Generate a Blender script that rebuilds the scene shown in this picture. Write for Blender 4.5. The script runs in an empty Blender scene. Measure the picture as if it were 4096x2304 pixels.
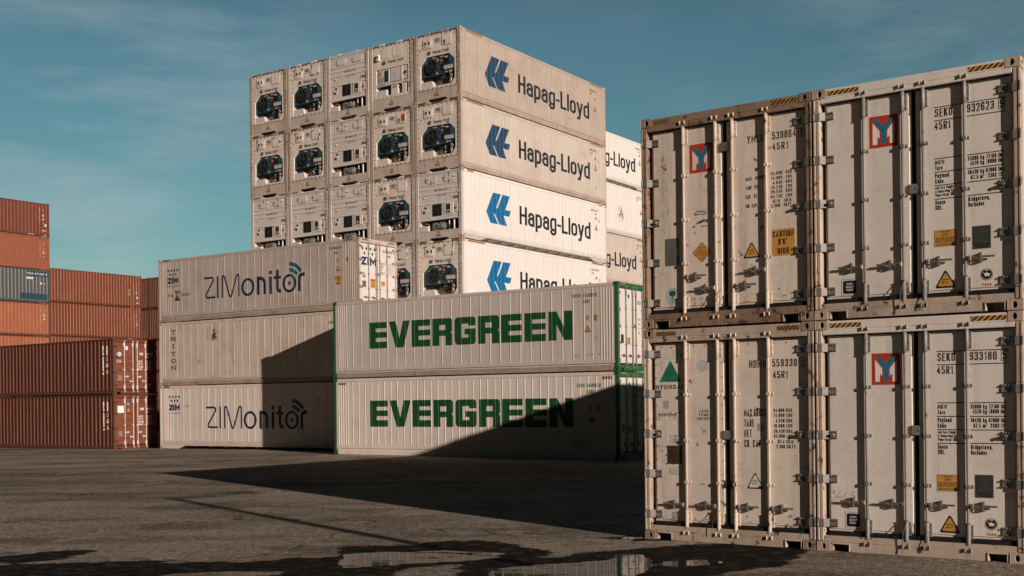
import bpy, bmesh, math, random
from mathutils import Vector, Matrix
from mathutils.geometry import tessellate_polygon
PI = math.pi
R = math.radians
random.seed(7)
scene = bpy.context.scene
COL = scene.collection
HC, SC, WD, L, GAP = 2.896, 2.591, 2.438, 12.192, 0.012
HP, SP = HC + GAP, SC + GAP

# ------------------------------------------------------------------ materials
def new_mat(name):
    m = bpy.data.materials.new(name)
    m.use_nodes = True
    nt = m.node_tree
    return m, nt, nt.nodes['Principled BSDF']

def nd(nt, typ, **kw):
    n = nt.nodes.new(typ)
    for k, v in kw.items():
        if hasattr(n, k):
            setattr(n, k, v)
        else:
            n.inputs[k].default_value = v
    return n

def coords(nt, scale=(1, 1, 1)):
    """object coordinates, shifted by a random amount per object"""
    tc = nd(nt, 'ShaderNodeTexCoord')
    oi = nd(nt, 'ShaderNodeObjectInfo')
    mul = nd(nt, 'ShaderNodeVectorMath', operation='MULTIPLY')
    mul.inputs[1].default_value = scale
    nt.links.new(tc.outputs['Object'], mul.inputs[0])
    sc = nd(nt, 'ShaderNodeMath', operation='MULTIPLY')
    sc.inputs[1].default_value = 91.7
    nt.links.new(oi.outputs['Random'], sc.inputs[0])
    add = nd(nt, 'ShaderNodeVectorMath', operation='ADD')
    nt.links.new(mul.outputs[0], add.inputs[0])
    nt.links.new(sc.outputs[0], add.inputs[1])
    return add.outputs[0]

def noise(nt, vec, scale, detail=4, rough=.55):
    n = nd(nt, 'ShaderNodeTexNoise')
    n.inputs['Scale'].default_value = scale
    n.inputs['Detail'].default_value = detail
    n.inputs['Roughness'].default_value = rough
    nt.links.new(vec, n.inputs['Vector'])
    return n.outputs['Fac']

def ramp(nt, fac, a, b, lo=0., hi=1.):
    r = nd(nt, 'ShaderNodeMapRange')
    r.inputs['From Min'].default_value = a
    r.inputs['From Max'].default_value = b
    r.inputs['To Min'].default_value = lo
    r.inputs['To Max'].default_value = hi
    nt.links.new(fac, r.inputs['Value'])
    return r.outputs['Result']

def mixc(nt, fac, a, b, blend='MIX'):
    m = nd(nt, 'ShaderNodeMix', data_type='RGBA', blend_type=blend)
    for sock, v in ((m.inputs[0], fac), (m.inputs[6], a), (m.inputs[7], b)):
        if hasattr(v, 'links') or hasattr(v, 'node'):
            nt.links.new(v, sock)
        else:
            sock.default_value = v if isinstance(v, (int, float)) else (*v, 1)
    return m.outputs[2]

def mth(nt, op, a, b=None):
    m = nd(nt, 'ShaderNodeMath', operation=op)
    for i, v in enumerate((a, b)):
        if v is None:
            continue
        if isinstance(v, (int, float)):
            m.inputs[i].default_value = v
        else:
            nt.links.new(v, m.inputs[i])
    return m.outputs[0]

MATS = {}
def paint(name, col, dirt=(.20, .13, .085), mott=.3, streak=.35, rough=.5, dent=.12, rust=0., metal=0., fine=.08, runs=0.):
    if name in MATS:
        return MATS[name]
    m, nt, b = new_mat(name)
    v = coords(nt)
    vs = coords(nt, (5.5, 5.5, .22))
    n1 = ramp(nt, noise(nt, v, 1.1, 6, .6), .42, .78, 0, mott)
    n2 = ramp(nt, noise(nt, vs, 1., 5, .6), .50, .80, 0, streak)
    f = mth(nt, 'MAXIMUM', n1, n2)
    n4 = noise(nt, v, 9., 6, .7)
    f = mth(nt, 'MULTIPLY', f, ramp(nt, n4, .3, .62, .45, 1.25))
    c = mixc(nt, f, col, dirt)
    if runs > 0:
        vr = coords(nt, (19, 19, .55))
        k = ramp(nt, noise(nt, vr, 1., 7, .7), .60, .72, 0, runs)
        k = mth(nt, 'MULTIPLY', k, ramp(nt, noise(nt, v, 1.6, 3, .5), .45, .62))
        c = mixc(nt, k, c, (.27, .135, .065))
    n3 = ramp(nt, noise(nt, v, 45., 3), .3, .7, 1 - fine, 1 + fine)
    vm = nd(nt, 'ShaderNodeVectorMath', operation='SCALE')
    nt.links.new(c, vm.inputs[0])
    nt.links.new(n3, vm.inputs['Scale'])
    c = vm.outputs[0]
    if rust > 0:
        nr = ramp(nt, noise(nt, v, 6.5, 9, .68), .64 - .2 * rust, .70 - .2 * rust)
        c = mixc(nt, nr, c, (.085, .036, .017))
        rr = ramp(nt, nr, 0, 1, rough, .85)
        nt.links.new(rr, b.inputs['Roughness'])
    else:
        nt.links.new(ramp(nt, n1, 0, max(mott, .01), rough, rough + .2), b.inputs['Roughness'])
    nt.links.new(c, b.inputs['Base Color'])
    b.inputs['Metallic'].default_value = metal
    if dent > 0:
        bp = nd(nt, 'ShaderNodeBump')
        bp.inputs['Strength'].default_value = dent
        bp.inputs['Distance'].default_value = .06
        nt.links.new(noise(nt, v, 1.7, 2, .5), bp.inputs['Height'])
        nt.links.new(bp.outputs[0], b.inputs['Normal'])
    MATS[name] = m
    return m

def flat(name, col, rough=.5, metal=0., var=.25, scuff=None):
    """printed film or small fittings: a slightly worn even colour"""
    if name in MATS:
        return MATS[name]
    m, nt, b = new_mat(name)
    v = coords(nt)
    n = ramp(nt, noise(nt, v, 7., 6, .65), .3, .7, 1 - var, 1 + var)
    vm = nd(nt, 'ShaderNodeVectorMath', operation='SCALE')
    vm.inputs[0].default_value = col
    nt.links.new(n, vm.inputs['Scale'])
    c = vm.outputs[0]
    if scuff:
        vs = coords(nt, (14, 14, 1.1))
        k = ramp(nt, noise(nt, vs, 1.6, 8, .75), .655, .69)
        c = mixc(nt, k, c, scuff)
    nt.links.new(c, b.inputs['Base Color'])
    b.inputs['Roughness'].default_value = rough
    b.inputs['Metallic'].default_value = metal
    MATS[name] = m
    return m

TAN = (.24, .155, .105)
M = dict(
    cream=paint('cream_paint', (.73, .65, .57), TAN, .36, .55, .5, .10, rust=.07, runs=.75),
    cream2=paint('cream_paint_clean', (.73, .685, .63), TAN, .22, .36, .48, .06, runs=.25),
    white=paint('white_paint', (.64, .61, .575), TAN, .22, .38, .48, .06, runs=.3),
    whiteribs=paint('white_paint_grey', (.60, .54, .495), (.16, .12, .09), .26, .42, .55, .10),
    grey=paint('grey_weathered_paint', (.50, .43, .385), (.15, .11, .08), .40, .60, .6, .10),
    triton=paint('grey_cream_paint', (.63, .545, .465), (.24, .16, .10), .42, .60, .6, .14, runs=.7),
    zimw=paint('off_white_paint', (.74, .66, .60), (.27, .20, .15), .25, .40, .55, .06),
    tan=paint('tan_weathered_white', (.43, .365, .32), (.20, .14, .10), .50, .55, .55, .07),
    tan2=paint('light_tan_white', (.53, .475, .43), (.24, .17, .125), .40, .45, .52, .07),
    whiteclean=paint('clean_white_paint', (.70, .68, .655), TAN, .14, .26, .46, .05, runs=.2),
    endw=paint('end_panel_white', (.76, .685, .61), (.22, .145, .095), .42, .62, .5, .05, runs=.5),
    sill=paint('sill_dirty_paint', (.56, .47, .40), (.13, .085, .055), .55, .60, .6, .05, rust=.12),
    rail=paint('rail_dirty_paint', (.40, .325, .265), (.13, .085, .055), .6, .6, .6, .05, rust=.16),
    rustframe=paint('rusty_brown_frame', (.27, .185, .13), (.07, .04, .022), .8, .7, .7, .1, rust=.42),
    creamframe=paint('cream_frame_paint', (.50, .415, .335), (.13, .07, .04), .6, .6, .6, .06, rust=.31),
    casting=paint('cast_steel_rust', (.34, .24, .17), (.08, .045, .025), .75, .5, .7, .08, rust=.36),
    castingw=paint('cast_steel_cream', (.48, .385, .30), (.13, .075, .045), .55, .5, .65, .08, rust=.24),
    green=paint('green_paint', (.020, .110, .042), (.04, .05, .03), .35, .5, .5, .08, rust=.10),
    red=paint('rust_red_paint', (.118, .031, .015), (.05, .022, .014), .45, .5, .6, .12, rust=.06),
    redlight=paint('pale_red_paint', (.29, .092, .042), (.10, .04, .025), .4, .5, .6, .10, rust=.05),  # body red; on proud rib faces its paleness adds painted sunlit stripes
    redorange=paint('orange_red_paint', (.25, .080, .040), (.16, .052, .03), .35, .3, .65, .06, rust=.03),
    redpink=paint('pink_red_paint', (.40, .155, .082), (.15, .055, .035), .4, .45, .6, .10, rust=.05),  # proud rib faces: chalky wear plus sunlit stripe contrast put into the colour
    redframe=paint('dark_red_frame', (.12, .042, .025), (.035, .02, .013), .6, .6, .65, .1, rust=.30),
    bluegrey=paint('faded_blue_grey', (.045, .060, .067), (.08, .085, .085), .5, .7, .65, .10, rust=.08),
    bluewornlit=paint('worn_lit_blue_grey', (.25, .25, .235), (.10, .11, .11), .5, .7, .65, .1, rust=.08),  # proud rib faces: worn, and lightened further to paint in sunlit ribs
    reddoor=paint('red_door_paint', (.185, .056, .032), (.08, .03, .02), .35, .45, .55, .06, rust=.08),
    navyfilm=paint('dark_blue_film', (.014, .045, .075), (.05, .06, .065), .4, .5, .5, 0, rust=0),
    navy=paint('navy_unit_paint', (.015, .055, .078), (.06, .055, .05), .22, .25, .42, .04),
    navylite=paint('navy_cover_paint', (.019, .068, .096), (.06, .055, .05), .2, .25, .4, .04),
    rubber=flat('black_rubber', (.012, .011, .010), .55, 0, .5),
    rubber2=flat('grey_gasket', (.055, .048, .042), .5, 0, .5),
    black=flat('matt_black', (.007, .007, .007), .6),
    cavity=flat('inner_dark_steel', (.030, .024, .020), .8),
    steel=paint('galvanised_steel', (.25, .238, .222), (.14, .115, .09), .5, .4, .55, .05, rust=.05, metal=.3, fine=.15),
    steeldull=paint('dull_steel', (.25, .225, .20), (.09, .06, .04), .6, .5, .5, .05, rust=.16, metal=.5, fine=.15),
    rodcream=paint('rod_cream_paint', (.60, .505, .415), (.16, .09, .05), .4, .5, .55, .03, rust=.15),
    rodwhite=flat('rod_white_paint', (.66, .62, .57), .5),
    ink=flat('black_lettering', (.012, .013, .014), .55, 0, .3),
    inkgrey=flat('dark_grey_lettering', (.035, .040, .045), .55, 0, .3),
    greyprint=flat('grey_fine_print', (.16, .15, .14), .6, 0, .5),
    scrawl=flat('chalk_grey_scrawl', (.22, .20, .18), .8, 0, .6),
    soot=flat('soot_smudge', (.085, .078, .070), .9, 0, .5),
    whitefilm=flat('white_lettering', (.78, .75, .70), .5, 0, .15),
    paper=flat('white_label_film', (.66, .63, .58), .5, 0, .12),
    greenfilm=flat('green_lettering', (.008, .072, .022), .5, 0, .22, scuff=(.30, .29, .26)),
    greeninky=flat('green_small_print', (.015, .11, .045), .5, 0, .2),
    bluefilm=flat('blue_emblem', (.005, .125, .300), .45, 0, .15),
    bluefade=flat('faded_blue_emblem', (.014, .050, .110), .5, 0, .25),
    darkfilm=flat('slate_lettering', (.015, .018, .022), .5, 0, .25),
    navyink=flat('navy_lettering', (.008, .025, .050), .5, 0, .25, scuff=(.34, .31, .28)),
    navyblack=flat('near_black_navy', (.006, .011, .018), .5, 0, .2),
    navyink2=flat('navy_logo_print', (.008, .035, .075), .5, 0, .25),
    tealfilm=flat('teal_lettering', (.006, .110, .150), .5, 0, .2),
    brownink=flat('faded_brown_lettering', (.13, .098, .075), .6, 0, .3),
    yellow=flat('yellow_label_film', (.54, .275, .055), .5, 0, .14),
    yellowdirty=flat('dirty_yellow_film', (.30, .165, .03), .55, 0, .35),
    orange=flat('orange_knob', (.62, .13, .03), .45),
    redfilm=flat('red_logo_film', (.44, .040, .018), .5, 0, .15),
    cyanfilm=flat('cyan_logo_film', (.012, .165, .270), .5, 0, .12),
    tealtri=flat('teal_green_film', (.016, .165, .100), .5, 0, .35),
    palefilm=flat('pale_ghost_film', (.60, .55, .50), .6, 0, .2),
    palegrey=flat('pale_grey_disc', (.42, .50, .52), .5, 0, .2),
    darkplate=flat('dark_data_plate', (.045, .045, .042), .4, .3, .3),
    greyplate=flat('grey_metal_plate', (.15, .155, .15), .45, .3, .2),
    darkgreen=flat('dark_green_label', (.010, .075, .030), .5),
    cable=flat('yellow_cable', (.36, .215, .06), .5),
    cabledark=flat('brown_cable', (.085, .050, .022), .5),
    chrome=flat('bright_steel', (.40, .38, .36), .5, .6, .3),
    lightgrey=paint('light_grey_paint', (.42, .41, .39), TAN, .3, .3, .5, .03),
    compressor=flat('compressor_grey', (.20, .20, .19), .45, .2, .4),
    brownplate=flat('corroded_brown_plate', (.055, .036, .025), .7, .2, .5),
    woodrust=flat('rust_cable', (.16, .06, .03), .7),
)

# ------------------------------------------------------------------ mesh helpers
class MB:
    def __init__(s):
        s.v, s.f, s.m, s.sm = [], [], [], []
    def add(s, verts, faces, m=0, smooth=False):
        o = len(s.v)
        s.v += [tuple(p) for p in verts]
        for f in faces:
            s.f.append([i + o for i in f]); s.m.append(m); s.sm.append(smooth)
    def box(s, x0, x1, y0, y1, z0, z1, m=0):
        if x0 > x1: x0, x1 = x1, x0
        if y0 > y1: y0, y1 = y1, y0
        if z0 > z1: z0, z1 = z1, z0
        v = [(x0, y0, z0), (x1, y0, z0), (x1, y1, z0), (x0, y1, z0), (x0, y0, z1), (x1, y0, z1), (x1, y1, z1), (x0, y1, z1)]
        s.add(v, [(0, 3, 2, 1), (4, 5, 6, 7), (0, 1, 5, 4), (1, 2, 6, 5), (2, 3, 7, 6), (3, 0, 4, 7)], m)
    def cbox(s, x0, x1, y0, y1, z0, z1, c=.006, m=0):
        """box with chamfered edges towards -y"""
        P = lambda d, y: [(x0 + d, y, z0 + d), (x1 - d, y, z0 + d), (x1 - d, y, z1 - d), (x0 + d, y, z1 - d)]
        v = P(c, y0) + P(0, y0 + c) + P(0, y1)
        f = [(0, 1, 2, 3), (11, 10, 9, 8)]
        for a in (0, 4):
            for i in range(4):
                j = (i + 1) % 4
                f.append((a + i, a + 4 + i, a + 4 + j, a + j))
        s.add(v, f, m)
    def prism(s, poly, axis, a, b, m=0):
        """2-D outline swept along an axis (x, y or z); concave outlines allowed"""
        n = len(poly)
        def P(p, t):
            return {'x': (t, p[0], p[1]), 'y': (p[0], t, p[1]), 'z': (p[0], p[1], t)}[axis]
        v = [P(p, a) for p in poly] + [P(p, b) for p in poly]
        f = [(i, (i + 1) % n, n + (i + 1) % n, n + i) for i in range(n)]
        s.add(v, f, m)
        tr = tessellate_polygon([[Vector((p[0], p[1], 0)) for p in poly]])
        s.add(v, [tuple(t) for t in tr] + [tuple(n + i for i in t) for t in tr], m)
    def tube(s, p0, p1, r, n=10, m=0, r2=None, cap=True):
        p0, p1 = Vector(p0), Vector(p1)
        d = (p1 - p0).normalized()
        a = d.orthogonal().normalized(); b = d.cross(a)
        r2 = r if r2 is None else r2
        v = [p0 + (a * math.cos(t) + b * math.sin(t)) * r for t in [2 * PI * i / n for i in range(n)]]
        v += [p1 + (a * math.cos(t) + b * math.sin(t)) * r2 for t in [2 * PI * i / n for i in range(n)]]
        s.add(v, [(i, (i + 1) % n, n + (i + 1) % n, n + i) for i in range(n)], m, True)
        if cap:
            s.add(v, [tuple(range(n - 1, -1, -1)), tuple(range(n, 2 * n))], m)
    def path(s, pts, r, n=6, m=0):
        pts = [Vector(p) for p in pts]
        rings = []
        a = None
        for i, p in enumerate(pts):
            d = (pts[min(i + 1, len(pts) - 1)] - pts[max(i - 1, 0)]).normalized()
            a = d.orthogonal().normalized() if a is None else (a - d * a.dot(d)).normalized()
            b = d.cross(a)
            rings.append([p + (a * math.cos(2 * PI * k / n) + b * math.sin(2 * PI * k / n)) * r for k in range(n)])
        v = [q for ring in rings for q in ring]
        f = []
        for i in range(len(pts) - 1):
            for k in range(n):
                f.append((i * n + k, i * n + (k + 1) % n, (i + 1) * n + (k + 1) % n, (i + 1) * n + k))
        s.add(v, f, m, True)
        s.add(v, [tuple(range(n - 1, -1, -1)), tuple(range(len(v) - n, len(v)))], m)
    def plate(s, outer, holes, mapf, m=0):
        """flat sheet with holes; mapf turns (u, v) into a point"""
        loops = [outer] + holes
        tr = tessellate_polygon([[Vector((p[0], p[1], 0)) for p in lp] for lp in loops])
        flatp = [p for lp in loops for p in lp]
        s.add([mapf(*p) for p in flatp], [tuple(t) for t in tr], m)
    def wall(s, loop, mapa, mapb, m=0):
        n = len(loop)
        s.add([mapa(*p) for p in loop] + [mapb(*p) for p in loop], [(i, (i + 1) % n, n + (i + 1) % n, n + i) for i in range(n)], m)
    def mirror(s, sx, sy, sz):
        s.v = [(x * sx, y * sy, z * sz) for x, y, z in s.v]
    def shift(s, dx, dy, dz):
        s.v = [(x + dx, y + dy, z + dz) for x, y, z in s.v]
    def mesh(s, name, nm=1, bevel=0):
        me = bpy.data.meshes.new(name)
        me.from_pydata(s.v, [], s.f)
        for i in range(nm):
            me.materials.append(None)
        me.polygons.foreach_set('material_index', s.m)
        me.polygons.foreach_set('use_smooth', s.sm)
        bm = bmesh.new(); bm.from_mesh(me)
        bmesh.ops.recalc_face_normals(bm, faces=bm.faces)
        if bevel:
            bmesh.ops.remove_doubles(bm, verts=bm.verts, dist=1e-5)
            es = [e for e in bm.edges if len(e.link_faces) == 2 and e.calc_face_angle(0) > .6]
            bmesh.ops.bevel(bm, geom=es, offset=bevel, segments=1, affect='EDGES', clamp_overlap=True)
        bm.to_mesh(me); bm.free()
        return me

CACHE = {}
def cached(key, fn):
    if key not in CACHE:
        CACHE[key] = fn()
    return CACHE[key]

def part(parent, name, me, mats, label=None):
    o = bpy.data.objects.new(name, me)
    COL.objects.link(o)
    o.parent = parent
    if not isinstance(mats, (list, tuple)):
        mats = [mats]
    for i, sl in enumerate(o.material_slots):
        sl.link = 'OBJECT'
        sl.material = mats[min(i, len(mats) - 1)]
    if label:
        o['label'] = label
    return o

def thing(name, label, cat, loc, yaw, group=None):
    o = bpy.data.objects.new(name, None)
    COL.objects.link(o)
    o.location = loc
    o.rotation_euler = (0, 0, yaw)
    o.empty_display_size = .5
    o['label'] = label; o['category'] = cat
    if group:
        o['group'] = group
    return o

def circle(cx, cz, rx, rz=None, n=20, a0=0, a1=2 * PI, close=False):
    rz = rx if rz is None else rz
    k = n if not close else n + 1
    return [(cx + rx * math.cos(a0 + (a1 - a0) * i / n), cz + rz * math.sin(a0 + (a1 - a0) * i / n)) for i in range(k)]

def rrect(x0, x1, z0, z1, r, n=4):
    p = []
    for cx, cz, a in ((x1 - r, z1 - r, 0), (x0 + r, z1 - r, PI / 2), (x0 + r, z0 + r, PI), (x1 - r, z0 + r, 1.5 * PI)):
        p += [(cx + r * math.cos(a + PI / 2 * i / n), cz + r * math.sin(a + PI / 2 * i / n)) for i in range(n + 1)]
    return p

def fillet(pts, closed, n=5):
    """pts (x, z, r): replace corners that have r by arcs"""
    out = []
    k = len(pts)
    for i, p in enumerate(pts):
        r = p[2] if len(p) > 2 else 0
        if r <= 0 or (not closed and i in (0, k - 1)):
            out.append((p[0], p[1])); continue
        a, b, c = Vector(pts[i - 1][:2]), Vector(p[:2]), Vector(pts[(i + 1) % k][:2])
        d1, d2 = (a - b), (c - b)
        l1, l2 = d1.length, d2.length
        if l1 < 1e-6 or l2 < 1e-6:
            out.append(tuple(b)); continue
        d1 /= l1; d2 /= l2
        ang = d1.angle(d2)
        if ang > 3.1:
            out.append(tuple(b)); continue
        last1 = closed or i - 1 > 0
        last2 = closed or i + 1 < k - 1
        t = min(r / math.tan(ang / 2), l1 * (.5 if last1 else .98), l2 * (.5 if last2 else .98))
        rr = t * math.tan(ang / 2)
        ctr = b + (d1 + d2).normalized() * (rr / math.sin(ang / 2))
        s_, e_ = b + d1 * t - ctr, b + d2 * t - ctr
        a0 = math.atan2(s_.y, s_.x); a1 = math.atan2(e_.y, e_.x)
        da = (a1 - a0 + PI) % (2 * PI) - PI
        for j in range(n + 1):
            q = a0 + da * j / n
            out.append((ctr.x + rr * math.cos(q), ctr.y + rr * math.sin(q)))
    return out

SPREAD = {'sticker', 'sticker_remains', 'small_label', 'size_label', 'caution_label', 'maker_mark', 'logo', 'label', 'approval_label', 'tape', 'hatch_sticker', 'instruction_sheet'}
# ------------------------------------------------------------------ flat marks laid on a surface
class Marks:
    def __init__(s):
        s.q = []          # (convex polygon, layer, material)
        s.n = 0
    def conv(s, poly, m=0, lay=0.):
        s.q.append((list(poly), lay, m))
    def poly(s, poly, m=0, lay=0.):
        if len(poly) <= 3:
            return s.conv(poly, m, lay)
        tr = tessellate_polygon([[Vector((p[0], p[1], 0)) for p in poly]])
        for t in tr:
            s.conv([poly[i] for i in t], m, lay)
    def holed(s, outer, holes, m=0, lay=0.):
        loops = [outer] + holes
        fp = [p for l_ in loops for p in l_]
        for t in tessellate_polygon([[Vector((p[0], p[1], 0)) for p in l_] for l_ in loops]):
            s.conv([fp[i] for i in t], m, lay)
    def rect(s, x0, x1, z0, z1, m=0, lay=0.):
        s.conv([(x0, z0), (x1, z0), (x1, z1), (x0, z1)], m, lay)
    def stroke(s, pts, t, m=0, closed=False, lay=None, cap=True, n=5):
        if lay is None:
            s.n += 1
            lay = 2 + (s.n % 7)
        p = [Vector(q) for q in fillet(pts, closed, n)]
        q = [p[0]]
        for a in p[1:]:
            if (a - q[-1]).length > 1e-5:
                q.append(a)
        if closed and (q[0] - q[-1]).length < 1e-5:
            q.pop()
        p = q
        k = len(p)
        if k < 2:
            return
        if cap and not closed:
            p[0] = p[0] + (p[0] - p[1]).normalized() * t / 2
            p[-1] = p[-1] + (p[-1] - p[-2]).normalized() * t / 2
        le, ri = [], []
        for i in range(k):
            a = p[i - 1] if (i > 0 or closed) else None
            c = p[(i + 1) % k] if (i < k - 1 or closed) else None
            d1 = (p[i] - a).normalized() if a is not None else None
            d2 = (c - p[i]).normalized() if c is not None else None
            if d1 is None: d1 = d2
            if d2 is None: d2 = d1
            n1 = Vector((-d1.y, d1.x)); n2 = Vector((-d2.y, d2.x))
            mt = n1 + n2
            if mt.length < 1e-3:
                mt = n1
            mt.normalize()
            f = 1 / max(mt.dot(n1), .42)
            le.append(p[i] + mt * f * t / 2); ri.append(p[i] - mt * f * t / 2)
        for i in range(k if closed else k - 1):
            j = (i + 1) % k
            s.conv([ri[i], ri[j], le[j], le[i]], m, lay)
    def text(s, body, x, z, h, w=None, t=None, m=0, asp=.46, sp=.17, align='l', slant=0., lay0=0, ct=.84):
        """own condensed grotesque; (x, z) is the baseline start"""
        t = h * .15 if t is None else t
        adv = []
        tot = 0.
        for i, ch in enumerate(body):
            g = GL.get(ch)
            gw = (g[0] if g else .55) * asp * h
            adv.append((tot, gw))
            tot += gw + sp * h
        tot -= sp * h
        k = 1. if w is None else w / max(tot, 1e-6)
        x0 = x - (tot * k / 2 if align == 'c' else (tot * k if align == 'r' else 0))
        for ch, (ax, gw) in zip(body, adv):
            g = GL.get(ch)
            if not g:
                continue
            W = gw * k
            tt = min(t, W * .48) if g[0] > .35 else t
            for st in g[1]:
                closed = st[0] == 'o'
                pts = []
                for p in st[1]:
                    X = x0 + ax * k + (tt / 2 + p[0] * (W - tt) if g[0] > .35 else p[0] * W + W / 2)
                    Z = tt / 2 + p[1] * (h / ct - tt)
                    pts.append((X + slant * Z * ct, Z, (W - tt) * .5 * p[2] if len(p) > 2 else 0))
                s.n += 1
                q0 = len(s.q)
                s.stroke(pts, tt, m, closed, 2 + (s.n % 7) + lay0, True, 4)
                for i in range(q0, len(s.q)):           # horizontals a little thinner than stems
                    pl, ly, mm = s.q[i]
                    s.q[i] = ([(a, z + c * ct) for a, c in pl], ly, mm)
        return x0, x0 + tot * k
    def lines(s, x0, x1, z0, z1, n, m=0, th=.35, seed=1, lay=3):
        """rows of print too small to read"""
        r = random.Random(seed)
        dz = (z1 - z0) / n
        for i in range(n):
            a = x0
            zc = z1 - dz * (i + .5)
            while a < x1 - .001:
                w = min(r.uniform(.1, .3) * (x1 - x0), x1 - a)
                s.rect(a, a + w * .86, zc - dz * th / 2, zc + dz * th / 2, m, lay)
                a += w
    def stripes(s, x0, x1, z0, z1, n, my, mk, slant=1., lay=0):
        s.rect(x0, x1, z0, z1, my, lay)
        h = (z1 - z0) * slant
        st = (x1 - x0) / n
        for i in range(-1, n + 1):
            a = x0 + i * st
            q = [(a, z0), (a + st * .5, z0), (a + st * .5 + h, z1), (a + h, z1)]
            q = clipx(clipx(q, x0, 1), x1, -1)
            if len(q) >= 3:
                s.conv(q, mk, lay + 2)
    def tri(s, cx, z0, w, h, my, mk, band=.13, lay=0, print_=None, pm=None):
        """black edged warning triangle"""
        r = w * .07
        P = lambda k: fillet([(cx - w / 2 * k, z0 + h * .40 * (1 - k) * 1., r * k), (cx + w / 2 * k, z0 + h * .40 * (1 - k), r * k), (cx, z0 + h * .40 * (1 - k) + h * k, r * k)], True, 3)
        s.poly(P(1.), mk, lay)
        s.poly(P(1 - 2 * band), my, lay + 2)
        if print_:
            s.text(print_[0], cx, z0 + h * .40, h * .085, None, h * .016, pm, .62, .2, 'c', 0, lay + 3)
            s.text(print_[1], cx, z0 + h * .25, h * .085, None, h * .016, pm, .62, .2, 'c', 0, lay + 3)
        else:
            s.rect(cx - w * .12, cx + w * .12, z0 + h * .30, z0 + h * .34, mk, lay + 4)
            s.rect(cx - w * .10, cx + w * .10, z0 + h * .22, z0 + h * .26, mk, lay + 4)
    def build(s, parent, name, mapf, mats, cuts=None, depth=None, base=.0008, label=None, gap=None):
        """one part, or one part per cluster when marks stand apart from each other"""
        if gap is None and name in SPREAD:
            gap = .03
        if gap and len(s.q) > 1:
            n = len(s.q)
            bb = [(min(p[0] for p in k[0]) - gap / 2, max(p[0] for p in k[0]) + gap / 2, min(p[1] for p in k[0]) - gap / 2, max(p[1] for p in k[0]) + gap / 2) for k in s.q]
            par = list(range(n))
            def find(i):
                while par[i] != i:
                    par[i] = par[par[i]]; i = par[i]
                return i
            for i in range(n):
                a = bb[i]
                for j in range(i):
                    c = bb[j]
                    if a[0] < c[1] and c[0] < a[1] and a[2] < c[3] and c[2] < a[3]:
                        par[find(i)] = find(j)
            groups = {}
            for i in range(n):
                groups.setdefault(find(i), []).append(s.q[i])
            if 1 < len(groups) <= 14:
                o = None
                for g in groups.values():
                    k = Marks(); k.q = g
                    o = k.build(parent, name, mapf, mats, cuts, depth, base, label, 0)
                return o
        bm_v, bm_f, bm_m = [], [], []
        for poly, lay, m in s.q:
            pieces = [poly]
            if cuts:
                lo = min(p[0] for p in poly); hi = max(p[0] for p in poly)
                rest = poly
                pieces = []
                for c in cuts:
                    if lo < c < hi:
                        a = clipx(rest, c, -1); b_ = clipx(rest, c, 1)
                        if len(a) >= 3:
                            pieces.append(a)
                        rest = b_
                        if len(rest) < 3:
                            break
                if len(rest) >= 3:
                    pieces.append(rest)
            for pc in pieces:
                o = len(bm_v)
                for p in pc:
                    d = base + lay * .00011 + (depth(p[0]) if depth else 0)
                    bm_v.append(tuple(mapf(p[0], p[1], d)))
                bm_f.append(list(range(o, o + len(pc)))); bm_m.append(m)
        me = bpy.data.meshes.new(name)
        me.from_pydata(bm_v, [], bm_f)
        for _ in mats:
            me.materials.append(None)
        me.polygons.foreach_set('material_index', bm_m)
        return part(parent, name, me, mats, label)

def clipx(poly, c, sgn):
    """keep the side of x = c where (x - c) * sgn >= 0"""
    out = []
    n = len(poly)
    for i in range(n):
        a, b = poly[i], poly[(i + 1) % n]
        da, db = (a[0] - c) * sgn, (b[0] - c) * sgn
        if da >= 0:
            out.append((a[0], a[1]))
        if (da > 0 and db < 0) or (da < 0 and db > 0):
            t = da / (da - db)
            out.append((c, a[1] + (b[1] - a[1]) * t))
    return out

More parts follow.
